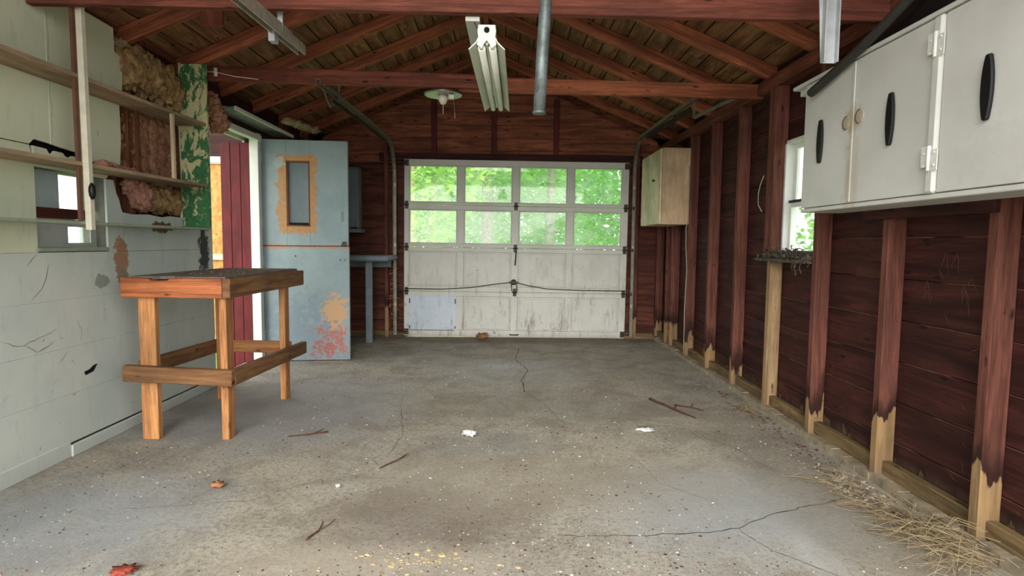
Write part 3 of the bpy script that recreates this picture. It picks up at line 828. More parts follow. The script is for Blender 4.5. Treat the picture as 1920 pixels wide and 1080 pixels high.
box(bm, Vector((FX(3.2), 3.2, fz(3.2) - .012)), (.012, 1.18, .03), rot=Euler((0, 0, -.022)))
obj('reflector_housing', bm, M_enamel, fx)
bm = newbm()
prism(bm, [(-.034, .052), (.034, .052), (.04, .03), (.036, .0), (.042, -.03), (.022, -.046), (.012, -.028), (.0, -.012), (-.012, -.028), (-.022, -.046), (-.042, -.03), (-.036, 0), (-.04, .03)], lambda u, v, d: Vector((FX(2.59) + u, 2.592 + d, fz(2.6) + v)), .007)
ec = obj('end_cap', bm, M_enamel, fx)
bm = newbm(); lathe(bm, [(.012, 0), (.012, .004)], (FX(2.59), 2.5915, fz(2.6) + .03), 16, M=Matrix.Rotation(R(90), 4, 'X')); obj('knockout_hole', bm, M_dark, ec)
for dx in (-.024, .024):
    bm = newbm(); box(bm, Vector((FX(2.62) + dx, 2.612, fz(2.6) - .028)), (.018, .022, .034)); obj('socket', bm, M_porc, fx, bevel=.003); bm = newbm(); box(bm, Vector((FX(3.78) + dx, 3.79, fz(3.8) - .026)), (.016, .02, .03)); obj('socket', bm, M_porc, fx, bevel=.003)
    bm = newbm(); tube(bm, [(FX(2.622) + dx, 2.622, fz(2.6) - .034), (FX(3.785) + dx, 3.785, fz(3.8) - .034)], .0165, 14); obj('tube', bm, M_tubeglass, fx)
for y in (2.9, 3.6):
    bm = newbm(); tube(bm, [(FX(y) - .02, y, fz(y) + .05), (-.165, y, 2.19 + (y - 2.88) * .054)], .0025, 6); obj('hanger_wire', bm, M_iron, fx)

# round ceiling lamp
lp = thing('ceiling_lamp', 'round metal ceiling lampholder with a dangling pull chain below the farther tie beam', 'light', (-.465, 4.33, 2.2))
bm = newbm(); lathe(bm, [(.012, .085), (.04, .078), (.06, .055), (.075, .034), (.11, .014), (.137, -.004), (.138, -.012), (.13, -.014), (.09, -.012), (.05, -.018), (.02, -.02)], (-.465, 4.33, 2.205), 32); obj('reflector_dish', bm, M_chrome, lp)
bm = newbm(); lathe(bm, [(.035, 0), (.034, -.03), (.026, -.045), (.018, -.06), (.008, -.062)], (-.465, 4.33, 2.19), 20); obj('lampholder', bm, M_porc, lp)
bm = newbm(); box(bm, Vector((-.40, 4.29, 2.172)), (.04, .035, .03), rot=Euler((0, .2, 0))); obj('outlet', bm, M_porc, lp, bevel=.004)
bm = newbm(); tube(bm, [(-.465, 4.33, 2.13), (-.464, 4.33, 2.06)], .004, 6); obj('pull_chain', bm, M_string, lp)
bm = newbm(); tube(bm, [(-.38, 4.33, 2.07), (-.379, 4.33, 2.03)], .003, 6); tube(bm, [(-.38, 4.33, 2.07), (-.39, 4.31, 2.17)], .0012, 4); obj('pull_cord', bm, M_string, lp)
bm = newbm(); tube(bm, [(-.465, 4.33, 2.24), (-.465, 4.30, 2.29)], .02, 10); obj('stem', bm, M_chrome, lp)

# ------------------------------------------------------------------ dutch door
DR = R(6)
dd = thing('door_2', 'blue grey dutch door standing open, with a small window and sanded tan patches', 'door', (-2.28, 5.475, .008), DR, kind='structure')
rotD = W[dd.name]
def dbx(bm, x0, x1, y0, y1, z0, z1, **k):   # local coordinates of the door
    b2 = newbm(); bx(b2, x0, x1, y0, y1, z0, z1, **k); b2.transform(rotD)
    me = bpy.data.meshes.new('tmp'); b2.to_mesh(me); b2.free(); bm.from_mesh(me); bpy.data.meshes.remove(me)
DW = .80
bm = newbm()
wx0, wx1, wz0, wz1 = .245, .455, 1.262, 1.865
dbx(bm, 0, wx0, 0, .044, 1.083, 2.055); dbx(bm, wx1, DW, 0, .044, 1.083, 2.055); dbx(bm, wx0, wx1, 0, .044, 1.083, wz0); dbx(bm, wx0, wx1, 0, .044, wz1, 2.055)
up = obj('upper_leaf', bm, M_dutch, dd, bevel=.002)
bm = newbm()
for a in ((wx0, wx0 + .014, wz0, wz1), (wx1 - .014, wx1, wz0, wz1), (wx0, wx1, wz1 - .014, wz1), (wx0, wx1, wz0, wz0 + .012)): dbx(bm, a[0], a[1], .006, .04, a[2], a[3])
obj('window_stop', bm, M_strip, up)
bm = newbm(); dbx(bm, wx0 + .012, wx1 - .012, .028, .032, wz0 + .01, wz1 - .01); obj('window_pane', bm, M_doorglass, up)
bm = newbm(); dbx(bm, wx0 + .014, wx1 - .014, .006, .027, wz0 + .012, wz0 + .034); obj('dark_ledge', bm, M_dark, up)
bm = newbm(); dbx(bm, .735, .755, -.004, 0, 1.31, 1.41); obj('lock_plate', bm, M_greywood, up)
bm = newbm(); dbx(bm, 0, DW + .005, 0, .044, 0.0, 1.077); lw = obj('lower_leaf', bm, M_dutch, dd, bevel=.002)
bm = newbm(); dbx(bm, .735, .785, -.012, 0, 1.085, 1.105); dbx(bm, .745, .78, -.016, 0, 1.10, 1.125); obj('bolt', bm, M_iron, dd)
bm = newbm()
for x, z in ((.31, .98), (.72, .945), (.76, .945)): dbx(bm, x, x + .012, -.006, 0, z, z + .012)
obj('screw', bm, M_iron, lw)
for z in (.2, .9, 1.25, 1.85):
    bm = newbm(); dbx(bm, -.012, .03, -.004, .0, z, z + .09); obj('hinge', bm, M_white, dd)

# red boards and strand board seen through the doorway
bm = newbm()
for i in range(3): bx(bm, -2.60 + i * .09, -2.60 + (i + 1) * .09 - .004, 5.42, 5.44, -.06, 2.02, grain=2)
bx(bm, -2.60, -2.332, 5.44, 5.46, -.06, 2.0, grain=2)
obj('red_board_panel', bm, M_reddoor, label='dark red vertical board panel seen through the doorway left of the blue door', cat='panel', bevel=.002)
bm = newbm(); bx(bm, -3.9, -2.86, 6.2, 6.22, -.06, 1.93, grain=2)
ob = obj('strand_board', bm, M_osb, label='orange strand board sheet seen through the doorway beside the red panel', cat='board')
bm = newbm(); bx(bm, -3.9, -2.86, 6.16, 6.199, .93, .99, grain=0); obj('batten', bm, M_stick, ob)
bm = newbm(); bx(bm, -3.9, -2.86, 6.14, 6.199, 1.935, 1.99, grain=0); obj('top_rail', bm, M_white, ob)
bm = newbm(); bx(bm, -3.9, -2.5, 6.2, 6.22, 1.99, 2.9, grain=0); bx(bm, -2.86, -2.5, 6.2, 6.22, -.06, 1.99, grain=2); obj('dark_siding', bm, M_strip_dark, ob, label='dark siding above the strand board')

# ledge above doorway
lg = thing('overhead_ledge', 'grey green ledge board with a white edge above the doorway', 'ledge', (-2.17, 5.2, 2.14))
bm = newbm(); bx(bm, -2.278, -2.10, 4.62, 5.85, 2.145, 2.16, grain=1); obj('board', bm, M_slab, lg, bevel=.002)
bm = newbm(); bx(bm, -2.10, -2.085, 4.62, 5.85, 2.135, 2.165, grain=1); obj('edge_strip', bm, M_white, lg, bevel=.002)

# ------------------------------------------------------------------ left window
w1 = thing('window_1', 'small window in the left wall behind the shelves', 'window', (-2.34, 3.11, 1.07), kind='structure')
bm = newbm()
y0, y1, z0, z1 = WIN1
bx(bm, -2.40, XL - .014, y1, y1 + .02, z0, z1, grain=2); bx(bm, -2.40, XL - .014, y0 - .02, y0, z0, z1, grain=2); bx(bm, -2.40, XL - .014, y0 - .02, y1 + .02, z1, z1 + .02, grain=1); bx(bm, -2.40, XL - .014, y0 - .02, y1 + .02, z0 - .02, z0, grain=1)
obj('window_frame', bm, plain('weathered_grey_frame', (122, 122, 110), .8, var=.2), w1)
bm = newbm(); bx(bm, -2.36, -2.27, y0, y1 - .14, 1.235, 1.285, grain=1); obj('rail', bm, M_redsill, w1, bevel=.002)
bm = newbm(); bx(bm, -2.355, -2.25, y0 - .01, y1 - .005, z0 - .008, z0 + .012, grain=1); obj('window_sill', bm, M_green_edge, w1, bevel=.002)
bm = newbm(); bx(bm, -2.396, -2.393, y0, y1, z0, z1); obj('window_pane', bm, M_glassclear, w1)
bm = newbm(); bx(bm, -2.345, -2.342, y0, 3.12, 1.285, z1 - .002); obj('plastic_film', bm, M_film, w1)
bm = newbm()
for a in ((y0, 3.15, z0 + .012, 1.234), (3.15, y1, 1.195, 1.234), (3.15, y1, z0 + .012, 1.11), (3.32, y1, 1.11, 1.195), (3.30, y1, 1.286, z1 - .002)): bx(bm, -2.33, -2.325, a[0], a[1], a[2], a[3])
obj('grey_board', bm, M_greysheet, w1)

# ------------------------------------------------------------------ shelving on the left wall
sh = thing('shelving_unit', 'wall shelves on the left wall with a cream post and a peeling green end panel', 'shelves', (-2.17, 3.0, 1.2))
XS = -2.07
bm = newbm(); box(bm, Vector(((XL + XS) / 2, 2.6, 1.913)), (XS - XL, 3.05, .02), rot=Euler((R(.35), 0, 0))); obj('shelf', bm, M_shelf, sh, bevel=.002)
bm = newbm(); box(bm, Vector(((XL + XS) / 2, 2.6, 1.494)), (XS - XL, 3.05, .02), rot=Euler((R(.5), 0, 0))); obj('shelf', bm, M_shelf, sh, bevel=.002)
bm = newbm(); bx(bm, XL, XS, 1.08, 4.14, 1.203, 1.217, grain=1); obj('shelf', bm, M_green_edge, sh, bevel=.002)
bm = newbm(); box(bm, Vector((-2.058, 2.935, 1.735)), (.03, .032, 1.12), grain=2, rot=Euler((R(.6), 0, 0))); po = obj('post', bm, M_cream, sh, bevel=.003)
bm = newbm(); bx(bm, XS - .016, XS - .001, 2.895, 2.917, 1.22, 2.3, grain=2); obj('post_backing', bm, plain('dark_brown_paint', (96, 66, 50), .7, var=.2), sh)
bm = newbm(); blob(bm, (-2.032, 2.925, 1.365), (.016, .017, .042), .05, 2, 2); obj('catch', bm, M_black, po)
bm = newbm(); bx(bm, XL + .002, XS, 4.142, 4.162, 1.215, 2.335, grain=2); obj('end_panel', bm, M_green, sh, bevel=.002)
bm = newbm(); box(bm, Vector((-2.082, 3.735, 1.715)), (.018, .026, .41), grain=2, rot=Euler((R(.8), 0, 0))); obj('upright_stick', bm, M_stick, sh, bevel=.002)
bm = newbm(); box(bm, Vector((-2.25, 3.655, 1.71)), (.014, .03, .42), grain=2); obj('brown_strip', bm, M_strip, sh)

# insulation in and around the wall opening
def fluff(bm, c, s, seed, amp=.35, sub=4, fib=.05): blob(bm, c, s, amp, 9, sub, 0, seed, None, fib)
bm = newbm()
for k in range(7):
    fluff(bm, (-2.30 + .02 * random.random(), 3.62 + k * .08, 2.165 - .008 * k + .03 * (k % 2)), (.075, .1, .13), k, .35)
obj('insulation_batt', bm, M_ins_brown, label='bulging brown insulation batt above the top shelf', cat='insulation', recalc=False)
bm = newbm()
for k in range(3): fluff(bm, (-2.29, 3.58 + k * .11, 2.275 + .01 * (k % 2)), (.05, .075, .035), 20 + k, .5)
obj('insulation_scrap', bm, M_ins_pale, label='pale torn insulation paper on top of the brown batt near the rafters', cat='insulation', recalc=False)
bm = newbm()
for k in range(5):
    for q in range(3): fluff(bm, (-2.325, 3.68 + k * .1, 1.58 + q * .13), (.05, .08, .10), 30 + k * 3 + q, .3)
obj('insulation_batt', bm, M_ins_dark, label='red-brown insulation in the wall cavity between the two upper shelves', cat='insulation', recalc=False)
bm = newbm()
for k in range(5): fluff(bm, (-2.31, 3.76 + k * .09, 1.385 + .02 * (k % 2)), (.06, .085, .085), 50 + k, .35)
obj('insulation_batt', bm, M_ins_brown, label='tan insulation in the wall hole below the middle shelf', cat='insulation', recalc=False)
bm = newbm()
fluff(bm, (-2.255, 3.66, 1.40), (.06, .075, .09), 61, .35); fluff(bm, (-2.27, 3.60, 1.45), (.045, .06, .05), 62, .4); fluff(bm, (-2.25, 3.69, 1.34), (.04, .05, .035), 63, .4)
obj('insulation_clump', bm, M_ins_pink, label='pink insulation clump spilling from the hole below the middle shelf', cat='insulation', recalc=False)
bm = newbm()
for k in range(4): fluff(bm, (-2.21, 3.28 + k * .075, 1.535 - .004 * k), (.04, .055, .026), 70 + k, .4)
obj('insulation_clump', bm, M_ins_pink, label='pink insulation strip lying on the middle shelf', cat='insulation', recalc=False)
bm = newbm()
for k in range(3): fluff(bm, (-2.15 + .02 * k, 4.33 + .03 * k, 2.13 - .07 * k), (.07, .05, .07), 80 + k, .5)
obj('insulation_scrap', bm, M_ins_dark, label='brown insulation scrap dangling behind the green end panel', cat='insulation', recalc=False)
bm = newbm()
for k in range(4): fluff(bm, (-2.02 + .05 * k, 5.55 + .07 * k, 2.235 - .012 * k), (.055, .07, .03), 90 + k, .5)
obj('insulation_scrap', bm, M_ins_pale, label='tan insulation scrap under the rafters above the blue door', cat='insulation', recalc=False)

# ------------------------------------------------------------------ workbench
wb = thing('workbench', 'small rough wooden workbench with a dark top against the left wall', 'workbench', (-1.84, 3.8, 0))
def part(name, m, *b, rot=None, **k):
    bm = newbm()
    for q in b: bx(bm, *q)
    return obj(name, bm, m, wb, bevel=.004, **k)
bm = newbm()
prism(bm, [(-2.10, 3.275), (-1.96, 3.275), (-1.94, 3.31), (-1.86, 3.315), (-1.83, 3.275), (-1.56, 3.275), (-1.56, 4.40), (-2.10, 4.40)], lambda u, v, d: Vector((u, v, .928 - d)), .018)
obj('tabletop', bm, M_benchtop, wb, bevel=.002)
bm = newbm()
prism(bm, [(-2.115, .815), (-1.562, .812), (-1.562, .921), (-1.84, .921), (-1.86, .908), (-1.945, .906), (-1.965, .92), (-2.115, .924)], lambda u, v, d: Vector((u, 3.23 + d, v)), .042)
obj('front_apron', bm, M_benchred, wb, bevel=.003)
bm = newbm(); beam(bm, (-1.539, 3.232, .867), (-1.539, 4.415, .86), .044, .108); obj('side_apron', bm, M_benchdull, wb, bevel=.004)
part('side_apron', M_benchdull, (-2.115, -2.075, 3.274, 4.40, .81, .915))
part('back_apron', M_benchdull, (-2.07, -1.565, 4.36, 4.40, .81, .915))
part('leg', M_bench, (-2.05, -1.958, 3.274, 3.318, 0, .908))
part('leg', M_bench, (-1.602, -1.562, 3.274, 3.36, 0, .908))
part('leg', M_bench, (-1.602, -1.562, 4.14, 4.228, 0, .905))
part('leg', M_bench, (-2.05, -2.01, 4.14, 4.228, 0, .905))
bm = newbm(); beam(bm, (-2.121, 3.25, .388), (-1.518, 3.25, .364), .044, .09); obj('stretcher', bm, M_benchdull, wb, bevel=.004)
bm = newbm(); beam(bm, (-1.538, 3.274, .36), (-1.538, 4.46, .325), .04, .09); obj('stretcher', bm, M_benchdull, wb, bevel=.004)
bm = newbm(); beam(bm, (-2.07, 3.32, .40), (-2.07, 4.30, .375), .038, .09); obj('stretcher', bm, M_benchdull, wb, bevel=.004)
bm = newbm(); beam(bm, (-2.08, 4.25, .37), (-1.562, 4.25, .36), .04, .085); obj('stretcher', bm, M_bench, wb, bevel=.004)
# crumbs of paint on the bench
bm = newbm()
for k in range(60):
    x, y = random.uniform(-2.08, -1.58), random.uniform(3.35, 4.38); s = random.uniform(.003, .012)
    box(bm, Vector((x, y, .93)), (s, s * .7, .003), rot=Euler((0, 0, random.random() * 3)))
obj('paint_crumbs', bm, M_leafdry, kind='stuff', label='paint crumbs and dry bits scattered on the workbench top', cat='crumbs')

# ------------------------------------------------------------------ far left furniture
t = thing('side_table', 'narrow blue grey table with one visible leg beside the far wall', 'table', (-1.75, 6.6, 0))
bm = newbm(); bx(bm, -2.19, -1.275, 6.36, 6.95, .925, .985, grain=0); obj('tabletop', bm, M_greywood, t, bevel=.02)
for x, y in ((-1.53, 6.55), (-2.14, 6.55)):
    bm = newbm(); bx(bm, x - .036, x + .036, y, y + .045, 0, .925, grain=2); obj('leg', bm, M_greywood, t, bevel=.004)
bm = newbm(); bx(bm, -2.19, -1.35, 6.91, 6.95, .84, .924, grain=0); obj('back_rail', bm, M_greywood, t)
t = thing('wall_cupboard', 'small grey wall cupboard half hidden behind the open blue door', 'cupboard', (-1.95, 6.95, 1.25))
bm = newbm()
bx(bm, -2.19, -1.705, YB - .09, YB - .072, 1.28, 1.99); bx(bm, -2.19, -2.17, 6.82, YB - .09, 1.28, 1.99); bx(bm, -1.725, -1.705, 6.82, YB - .09, 1.28, 1.99); bx(bm, -2.19, -1.705, 6.82, YB - .09, 1.97, 1.99)
bx(bm, -2.2, -1.67, 6.79, YB - .072, 1.24, 1.28)
obj('body', bm, M_greywood, t, bevel=.003)
bm = newbm(); bx(bm, -1.83, -1.705, 6.80, 6.818, 1.30, 1.97, grain=2); bx(bm, -1.81, -1.725, 6.795, 6.80, 1.34, 1.93, grain=2); obj('door', bm, M_greywood, t, bevel=.003)

# ------------------------------------------------------------------ small pale cabinet, right wall
t = thing('wall_cabinet', 'small pale plywood wall cabinet high on the right wall near the garage door', 'cabinet', (1.645, 6.2, 1.33))
bm = newbm(); bx(bm, 1.515, XRS - .002, 5.76, 6.56, 1.335, 2.075, grain=2); obj('body', bm, M_birch, t, bevel=.004)
bm = newbm(); bx(bm, 1.497, 1.514, 5.772, 6.555, 1.34, 2.07, grain=2); d = obj('door', bm, M_birchdoor, t, bevel=.003)
bm = newbm(); lathe(bm, [(.006, 0), (.008, .012), (.014, .018), (.012, .026)], (1.497, 5.98, 1.78), 12, M=Matrix.Rotation(R(-90), 4, 'Y')); obj('knob', bm, M_iron, d)
bm = newbm(); tube(bm, [(1.77, 5.74, 1.9), (1.77, 5.735, 1.4), (1.755, 5.735, 1.3), (1.76, 5.735, 1.1), (1.775, 5.735, .9), (1.765, 5.735, .5), (1.77, 5.735, .06)], .004, 6)
obj('dangling_cable', bm, M_string, label='thin pale cable hanging below the small plywood cabinet', cat='cable')
bm = newbm(); tube(bm, [(1.785, 4.10, 1.62), (1.775, 4.13, 1.56), (1.772, 4.15, 1.5), (1.772, 4.145, 1.42), (1.785, 4.11, 1.37)], .003, 6)
obj('wire_loop', bm, M_string, label='small wire loop on the studs left of the right window', cat='wire')

# ------------------------------------------------------------------ long white cabinet, right wall
CX = 1.55
wc_ = thing('long_wall_cabinet', 'long white wall cabinet with black handles high on the right wall', 'cabinet', (1.67, 2.1, 1.32))
bm = newbm(); bx(bm, CX + .016, XRS - .027, 1.12, 3.10, 1.328, 1.965, grain=1); obj('body', bm, M_cab, wc_, bevel=.004)
bm = newbm(); bx(bm, CX - .006, XRS - .027, 1.10, 3.23, 1.966, 1.984, grain=1); bx(bm, CX + .03, XRS - .03, 3.10, 3.22, 1.935, 1.966, grain=1); obj('top_board', bm, M_cab, wc_, bevel=.003)
bm = newbm(); bx(bm, CX + .002, XRS - .027, 1.11, 3.105, 1.308, 1.327, grain=1); obj('bottom_board', bm, M_cab, wc_, bevel=.003)
bm = newbm(); bx(bm, CX - .012, CX + .015, 2.128, 2.172, 1.329, 1.962, grain=2); obj('stile', bm, M_cab, wc_, bevel=.008)
for k, (y0, y1, hy) in enumerate(((2.664, 3.098, 2.925), (2.176, 2.656, 2.395), (1.645, 2.124, 1.915), (1.13, 1.637, 1.4))):
    bm = newbm(); bx(bm, CX, CX + .015, y0, y1, 1.331, 1.96, grain=2)
    d = obj('door', bm, M_cab, wc_, bevel=.002)
    bm = newbm()
    N = 20; out = []
    hz = (1.648, 1.647, 1.648, 1.648)[k]
    for i in range(N + 1):
        tt = -1 + 2 * i / N
        out.append((hy + .024 * (1 - .55 * abs(tt) ** 2.2), hz + tt * .105))
    pts = out + [(2 * hy - a, b) for a, b in reversed(out)]
    prism(bm, pts, lambda u, v, dd_: Vector((CX - .014 + dd_, u, v)), .0135)
    obj('handle', bm, M_black, d, bevel=.004)
    if k < 2:
        yy = y0 + .045 if k == 0 else y1 - .045
        bm = newbm(); lathe(bm, [(.03, 0), (.031, .002), (.026, .003)], (CX - .0005, yy, 1.705 if k else 1.695), 20, M=Matrix.Rotation(R(-90), 4, 'Y')); pg = obj('finger_hole_plug', bm, M_rust, d)
        zc = 1.705 if k else 1.695
        bm = newbm(); tube(bm, [(CX - .0035, yy + .031 * math.cos(R(a)), zc + .031 * math.sin(R(a))) for a in range(-75, 100, 15)], .0022, 5); obj('rusty_rim', bm, M_rustdark, pg if False else d)
for y in (2.185, 2.115):
    pass
for z in (1.86, 1.455):
    bm = newbm()
    for s in (-1, 1): bx(bm, CX - .015, CX - .0115, 2.15 + s * .026 - .016, 2.15 + s * .026 + .016, z - .038 + s * .008, z + .038 + s * .008)
    for s in (-1, 1):
        for q in (-.026, .02): box(bm, Vector((CX - .017, 2.15 + s * .026, z + q)), (.004, .008, .008))
    tube(bm, [(CX - .016, 2.15, z - .045), (CX - .016, 2.15, z + .045)], .007, 8)
    obj('hinge', bm, M_white, wc_, bevel=.001)
bm = newbm(); bx(bm, CX - .006, CX - .0005, 2.656, 2.668, 1.335, 1.955, grain=2); obj('seam_strip', bm, M_cab, wc_)

# black sheeting and hose on the white cabinet
bm = newbm()
ny, nx = 70, 14
g = [[None] * (nx + 1) for _ in range(ny + 1)]
for i in range(ny + 1):
    y = 1.12 + 1.72 * i / ny
    for j in range(nx + 1):
        u = j / nx; x = 1.60 + .168 * u
        hump = math.sin(math.pi * min(1, (1 - i / ny) * 5) * .5) * (.06 + .15 * u ** .6)
        g[i][j] = bm.verts.new((x, y, 1.9855 + hump * (1 + .3 * noise.noise((x * 14, y * 6, 2)))))
low = [[None] * (nx + 1) for _ in range(ny + 1)]
for i in range(ny + 1):
    for j in range(nx + 1): low[i][j] = bm.verts.new((g[i][j].co.x, g[i][j].co.y, 1.9848))
for i in range(ny):
    for j in range(nx):
        bm.faces.new((g[i][j], g[i + 1][j], g[i + 1][j + 1], g[i][j + 1])).smooth = True
        bm.faces.new((low[i][j], low[i][j + 1], low[i + 1][j + 1], low[i + 1][j]))
for i in range(ny):
    bm.faces.new((g[i][0], low[i][0], low[i + 1][0], g[i + 1][0])); bm.faces.new((g[i][nx], g[i + 1][nx], low[i + 1][nx], low[i][nx]))
for j in range(nx):
    bm.faces.new((g[0][j], g[0][j + 1], low[0][j + 1], low[0][j])); bm.faces.new((g[ny][j], low[ny][j], low[ny][j + 1], g[ny][j + 1]))
obj('black_sheeting', bm, M_tarp, label='crumpled black plastic sheeting lying on top of the long white cabinet', cat='plastic sheet')
bm = newbm()
pts = [(1.515, 2.98, 1.895), (1.518, 2.82, 1.93), (1.522, 2.62, 1.98), (1.525, 2.42, 2.035), (1.525, 2.31, 2.07), (1.54, 2.22, 2.11), (1.57, 2.1, 2.14), (1.62, 1.9, 2.18), (1.66, 1.6, 2.21), (1.67, 1.2, 2.22)]
tube(bm, pts, .021, 14, cap=False)
tube(bm, pts, .017, 14, cap=False)
obj('black_hose', bm, M_hose, label='open-ended black hose lying over the top edge of the white cabinet', cat='hose', recalc=False)

# ------------------------------------------------------------------ right window
y0, y1, z0, z1 = WIN2
w2 = thing('window_2', 'white sash window in the right wall partly behind the white cabinet', 'window', (1.87, 3.7, 1.06), kind='structure')
bm = newbm(); 
for a in ((y0, y0 + .022, z0, z1), (y1 - .022, y1, z0, z1), (y0, y1, z1 - .022, z1), (y0, y1, z0, z0 + .015)): bx(bm, XR - .02, XR + .07, a[0], a[1], a[2], a[3])
obj('window_frame', bm, M_sash, w2, bevel=.002)
def sash(za, zb, xo, nm):
    bm = newbm()
    for a in ((y0 + .022, y0 + .055, za, zb), (y1 - .055, y1 - .022, za, zb), (y0 + .055, y1 - .055, za, za + .03), (y0 + .055, y1 - .055, zb - .03, zb)): bx(bm, XR + xo, XR + xo + .022, *a)
    s = obj(nm, bm, M_sash, w2, bevel=.002)
    bm = newbm(); bx(bm, XR + xo + .009, XR + xo + .012, y0 + .05, y1 - .05, za + .025, zb - .025); obj('window_pane', bm, M_glassclear, s)
sash(z0 + .015, 1.42, .012, 'lower_sash'); sash(1.40, z1 - .022, .038, 'upper_sash')
bm = newbm(); bx(bm, XR + .005, XR + .034, y0 + .03, y1 - .03, 1.421, 1.436); obj('meeting_rail', bm, M_iron, w2)
bm = newbm(); bx(bm, XRS - .03, XR + .005, y0 - .0, 4.14, 1.028, 1.05, grain=1); bx(bm, XRS + .02, XR + .005, y0 - .0, 4.02, 1.05, 1.068, grain=1); obj('window_sill', bm, M_nest, w2, bevel=.004)
bm = newbm()
for k in range(260):
    y = random.uniform(3.47, 4.1); x = random.uniform(XRS - .025, XR - .01); z = 1.06 + abs(random.gauss(0, .022))
    d = Vector((random.gauss(0, .4), random.gauss(0, 1), random.gauss(0, .35))).normalized() * random.uniform(.02, .06)
    p = Vector((x, y, z)); tube(bm, [p, p + d * .5 + Vector((0, 0, random.uniform(-.01, .01))), p + d], random.uniform(.0015, .004), 4)
for k in range(9): blob(bm, (XRS + .03, 3.5 + k * .065, 1.07), (.05, .05, .03), .7, 9, 3, 0, 200 + k, None, .1)
for k in range(5):
    y = random.uniform(3.46, 3.6); tube(bm, [(XRS - .02, y, 1.06), (XRS - .03, y + .01, 1.0), (XRS - .025, y - .01, .95 + random.random() * .03)], .003, 4)
obj('shredded_nest', bm, M_nest, label='shredded nest debris piled along the right window sill', cat='debris', kind='stuff', recalc=False)

# ------------------------------------------------------------------ floor litter
def crumple(name, c, s, m, label, cat, seed, flat=.3):
    bm = newbm(); blob(bm, c, (s, s * .8, s * flat), .9, 11, 3, 0, seed, None, .2)
    zmin = min(v.co.z for v in bm.verts)
    for v in bm.verts: v.co.z += .001 - zmin
    return obj(name, bm, m, label=label, cat=cat, recalc=False)
crumple('paper_scrap', (-.205, 3.37, .01), .036, M_paper, 'crumpled white paper scrap in the middle of the floor', 'paper', 301, .45)
crumple('paper_scrap', (.86, 3.50, .004), .05, M_paper, 'flattened pale paper scrap on the floor towards the right wall', 'paper', 302, .12)
crumple('white_pebble', (-.764, 2.638, .006), .010, M_paper, 'small white pebble on the floor in front of the workbench', 'pebble', 303, .6)
crumple('dry_leaf', (-1.311, 2.624, .006), .028, M_leafdry, 'curled tan dry leaf alone on the floor left of the white pebble', 'leaf', 304, .35)
crumple('dry_leaf', (-1.29, 1.93, .006), .035, plain('red_dry_leaf', (140, 62, 46), .8, var=.3, sc=30), 'reddish dry leaf at the bottom edge of the floor', 'leaf', 305, .2)
crumple('dry_leaf', (-.27, 6.86, .03), .06, M_leafdry, 'brown leaf clump at the foot of the garage door', 'leaf', 306, .5)
def twig(pts, r, label, seed):
    bm = newbm(); pts = [Vector((x, y, r + .001)) for x, y in pts]
    fine = []
    for a, b in zip(pts, pts[1:]):
        for i in range(4):
            p = a.lerp(b, i / 4); fine.append(p + Vector((noise.noise(p * 9) * .012, noise.noise(p * 7) * .012, 0)))
    fine.append(pts[-1]); n = len(fine)
    tube(bm, fine, [r * (1 - .6 * i / n) for i in range(n)], 6)
    p = fine[n // 2]; tube(bm, [p, p + Vector((.03, .05, .003)), p + Vector((.04, .09, .004))], [r * .6, r * .5, r * .3], 5)
    obj('twig', bm, M_twig, label=label, cat='twig', group='twigs on the floor')
twig([(1.06, 4.2), (1.12, 4.05), (1.2, 3.85), (1.25, 3.74)], .009, 'dark forked twig on the floor near the right studs', 1)
twig([(1.2, 4.05), (1.3, 4.0), (1.36, 3.92)], .006, 'short twig just right of the long forked one near the studs', 2)
twig([(-.62, 2.86), (-.56, 2.96), (-.52, 3.05)], .004, 'thin reddish twig on the floor right of the white pebble', 3)
twig([(-.74, 2.15), (-.72, 2.22), (-.73, 2.3)], .004, 'thin twig on the foreground floor left of centre', 4)
twig([(-1.05, 3.42), (-1.13, 3.38), (-1.25, 3.33)], .005, 'short dark twig beside the workbench foot', 5)

def chip(bm, x, y, s, z=.0005):
    a = random.random() * 6.3; n = random.choice((3, 4, 4, 5))
    h = s * random.uniform(.12, .35)
    lo = []; hi = []
    for k in range(n):
        q = a + 6.283 * k / n; r = s * random.uniform(.55, 1)
        lo.append(bm.verts.new((x + r * math.cos(q), y + r * math.sin(q) * .8, z))); hi.append(bm.verts.new((x + r * .8 * math.cos(q), y + r * .7 * math.sin(q), z + h)))
    bm.faces.new(hi)
    for k in range(n): bm.faces.new((lo[k], lo[(k + 1) % n], hi[(k + 1) % n], hi[k]))
def chips(n, smin, smax, m, name, label, area=None):
    bm = newbm(); k = 0
    while k < n:
        if area: x, y = random.gauss(area[0], area[2]), random.gauss(area[1], area[3])
        else:
            x, y = random.uniform(-2.1, 1.7), 1.9 + 4.9 * random.random() ** 1.6
            if noise.noise((x * 1.3, y * 1.1, 5)) < random.uniform(-.5, .35): continue
        if not (-2.2 < x < 1.75 and 1.3 < y < 6.9): continue
        if -2.15 < x < -1.5 and 3.2 < y < 4.5 and random.random() < .8: continue
        chip(bm, x, y, random.uniform(smin, smax) * (.6 + .8 * random.random() ** 3)); k += 1
    obj(name, bm, m, kind='stuff', label=label, cat='litter')
chips(1300, .003, .007, M_paper, 'white_grit', 'white paint flakes scattered over the concrete floor')
chips(2200, .003, .008, M_twig, 'dark_grit', 'dark dirt crumbs scattered over the concrete floor')
chips(900, .003, .008, M_leafdry, 'tan_grit', 'tan wood and leaf crumbs scattered over the concrete floor')
chips(120, .004, .013, plain('yellow_crumb', (190, 164, 120), .8, var=.3, sc=30), 'leaf_litter', 'yellowish leaf litter at the bottom centre of the floor', (-.27, 2.02, .14, .06))
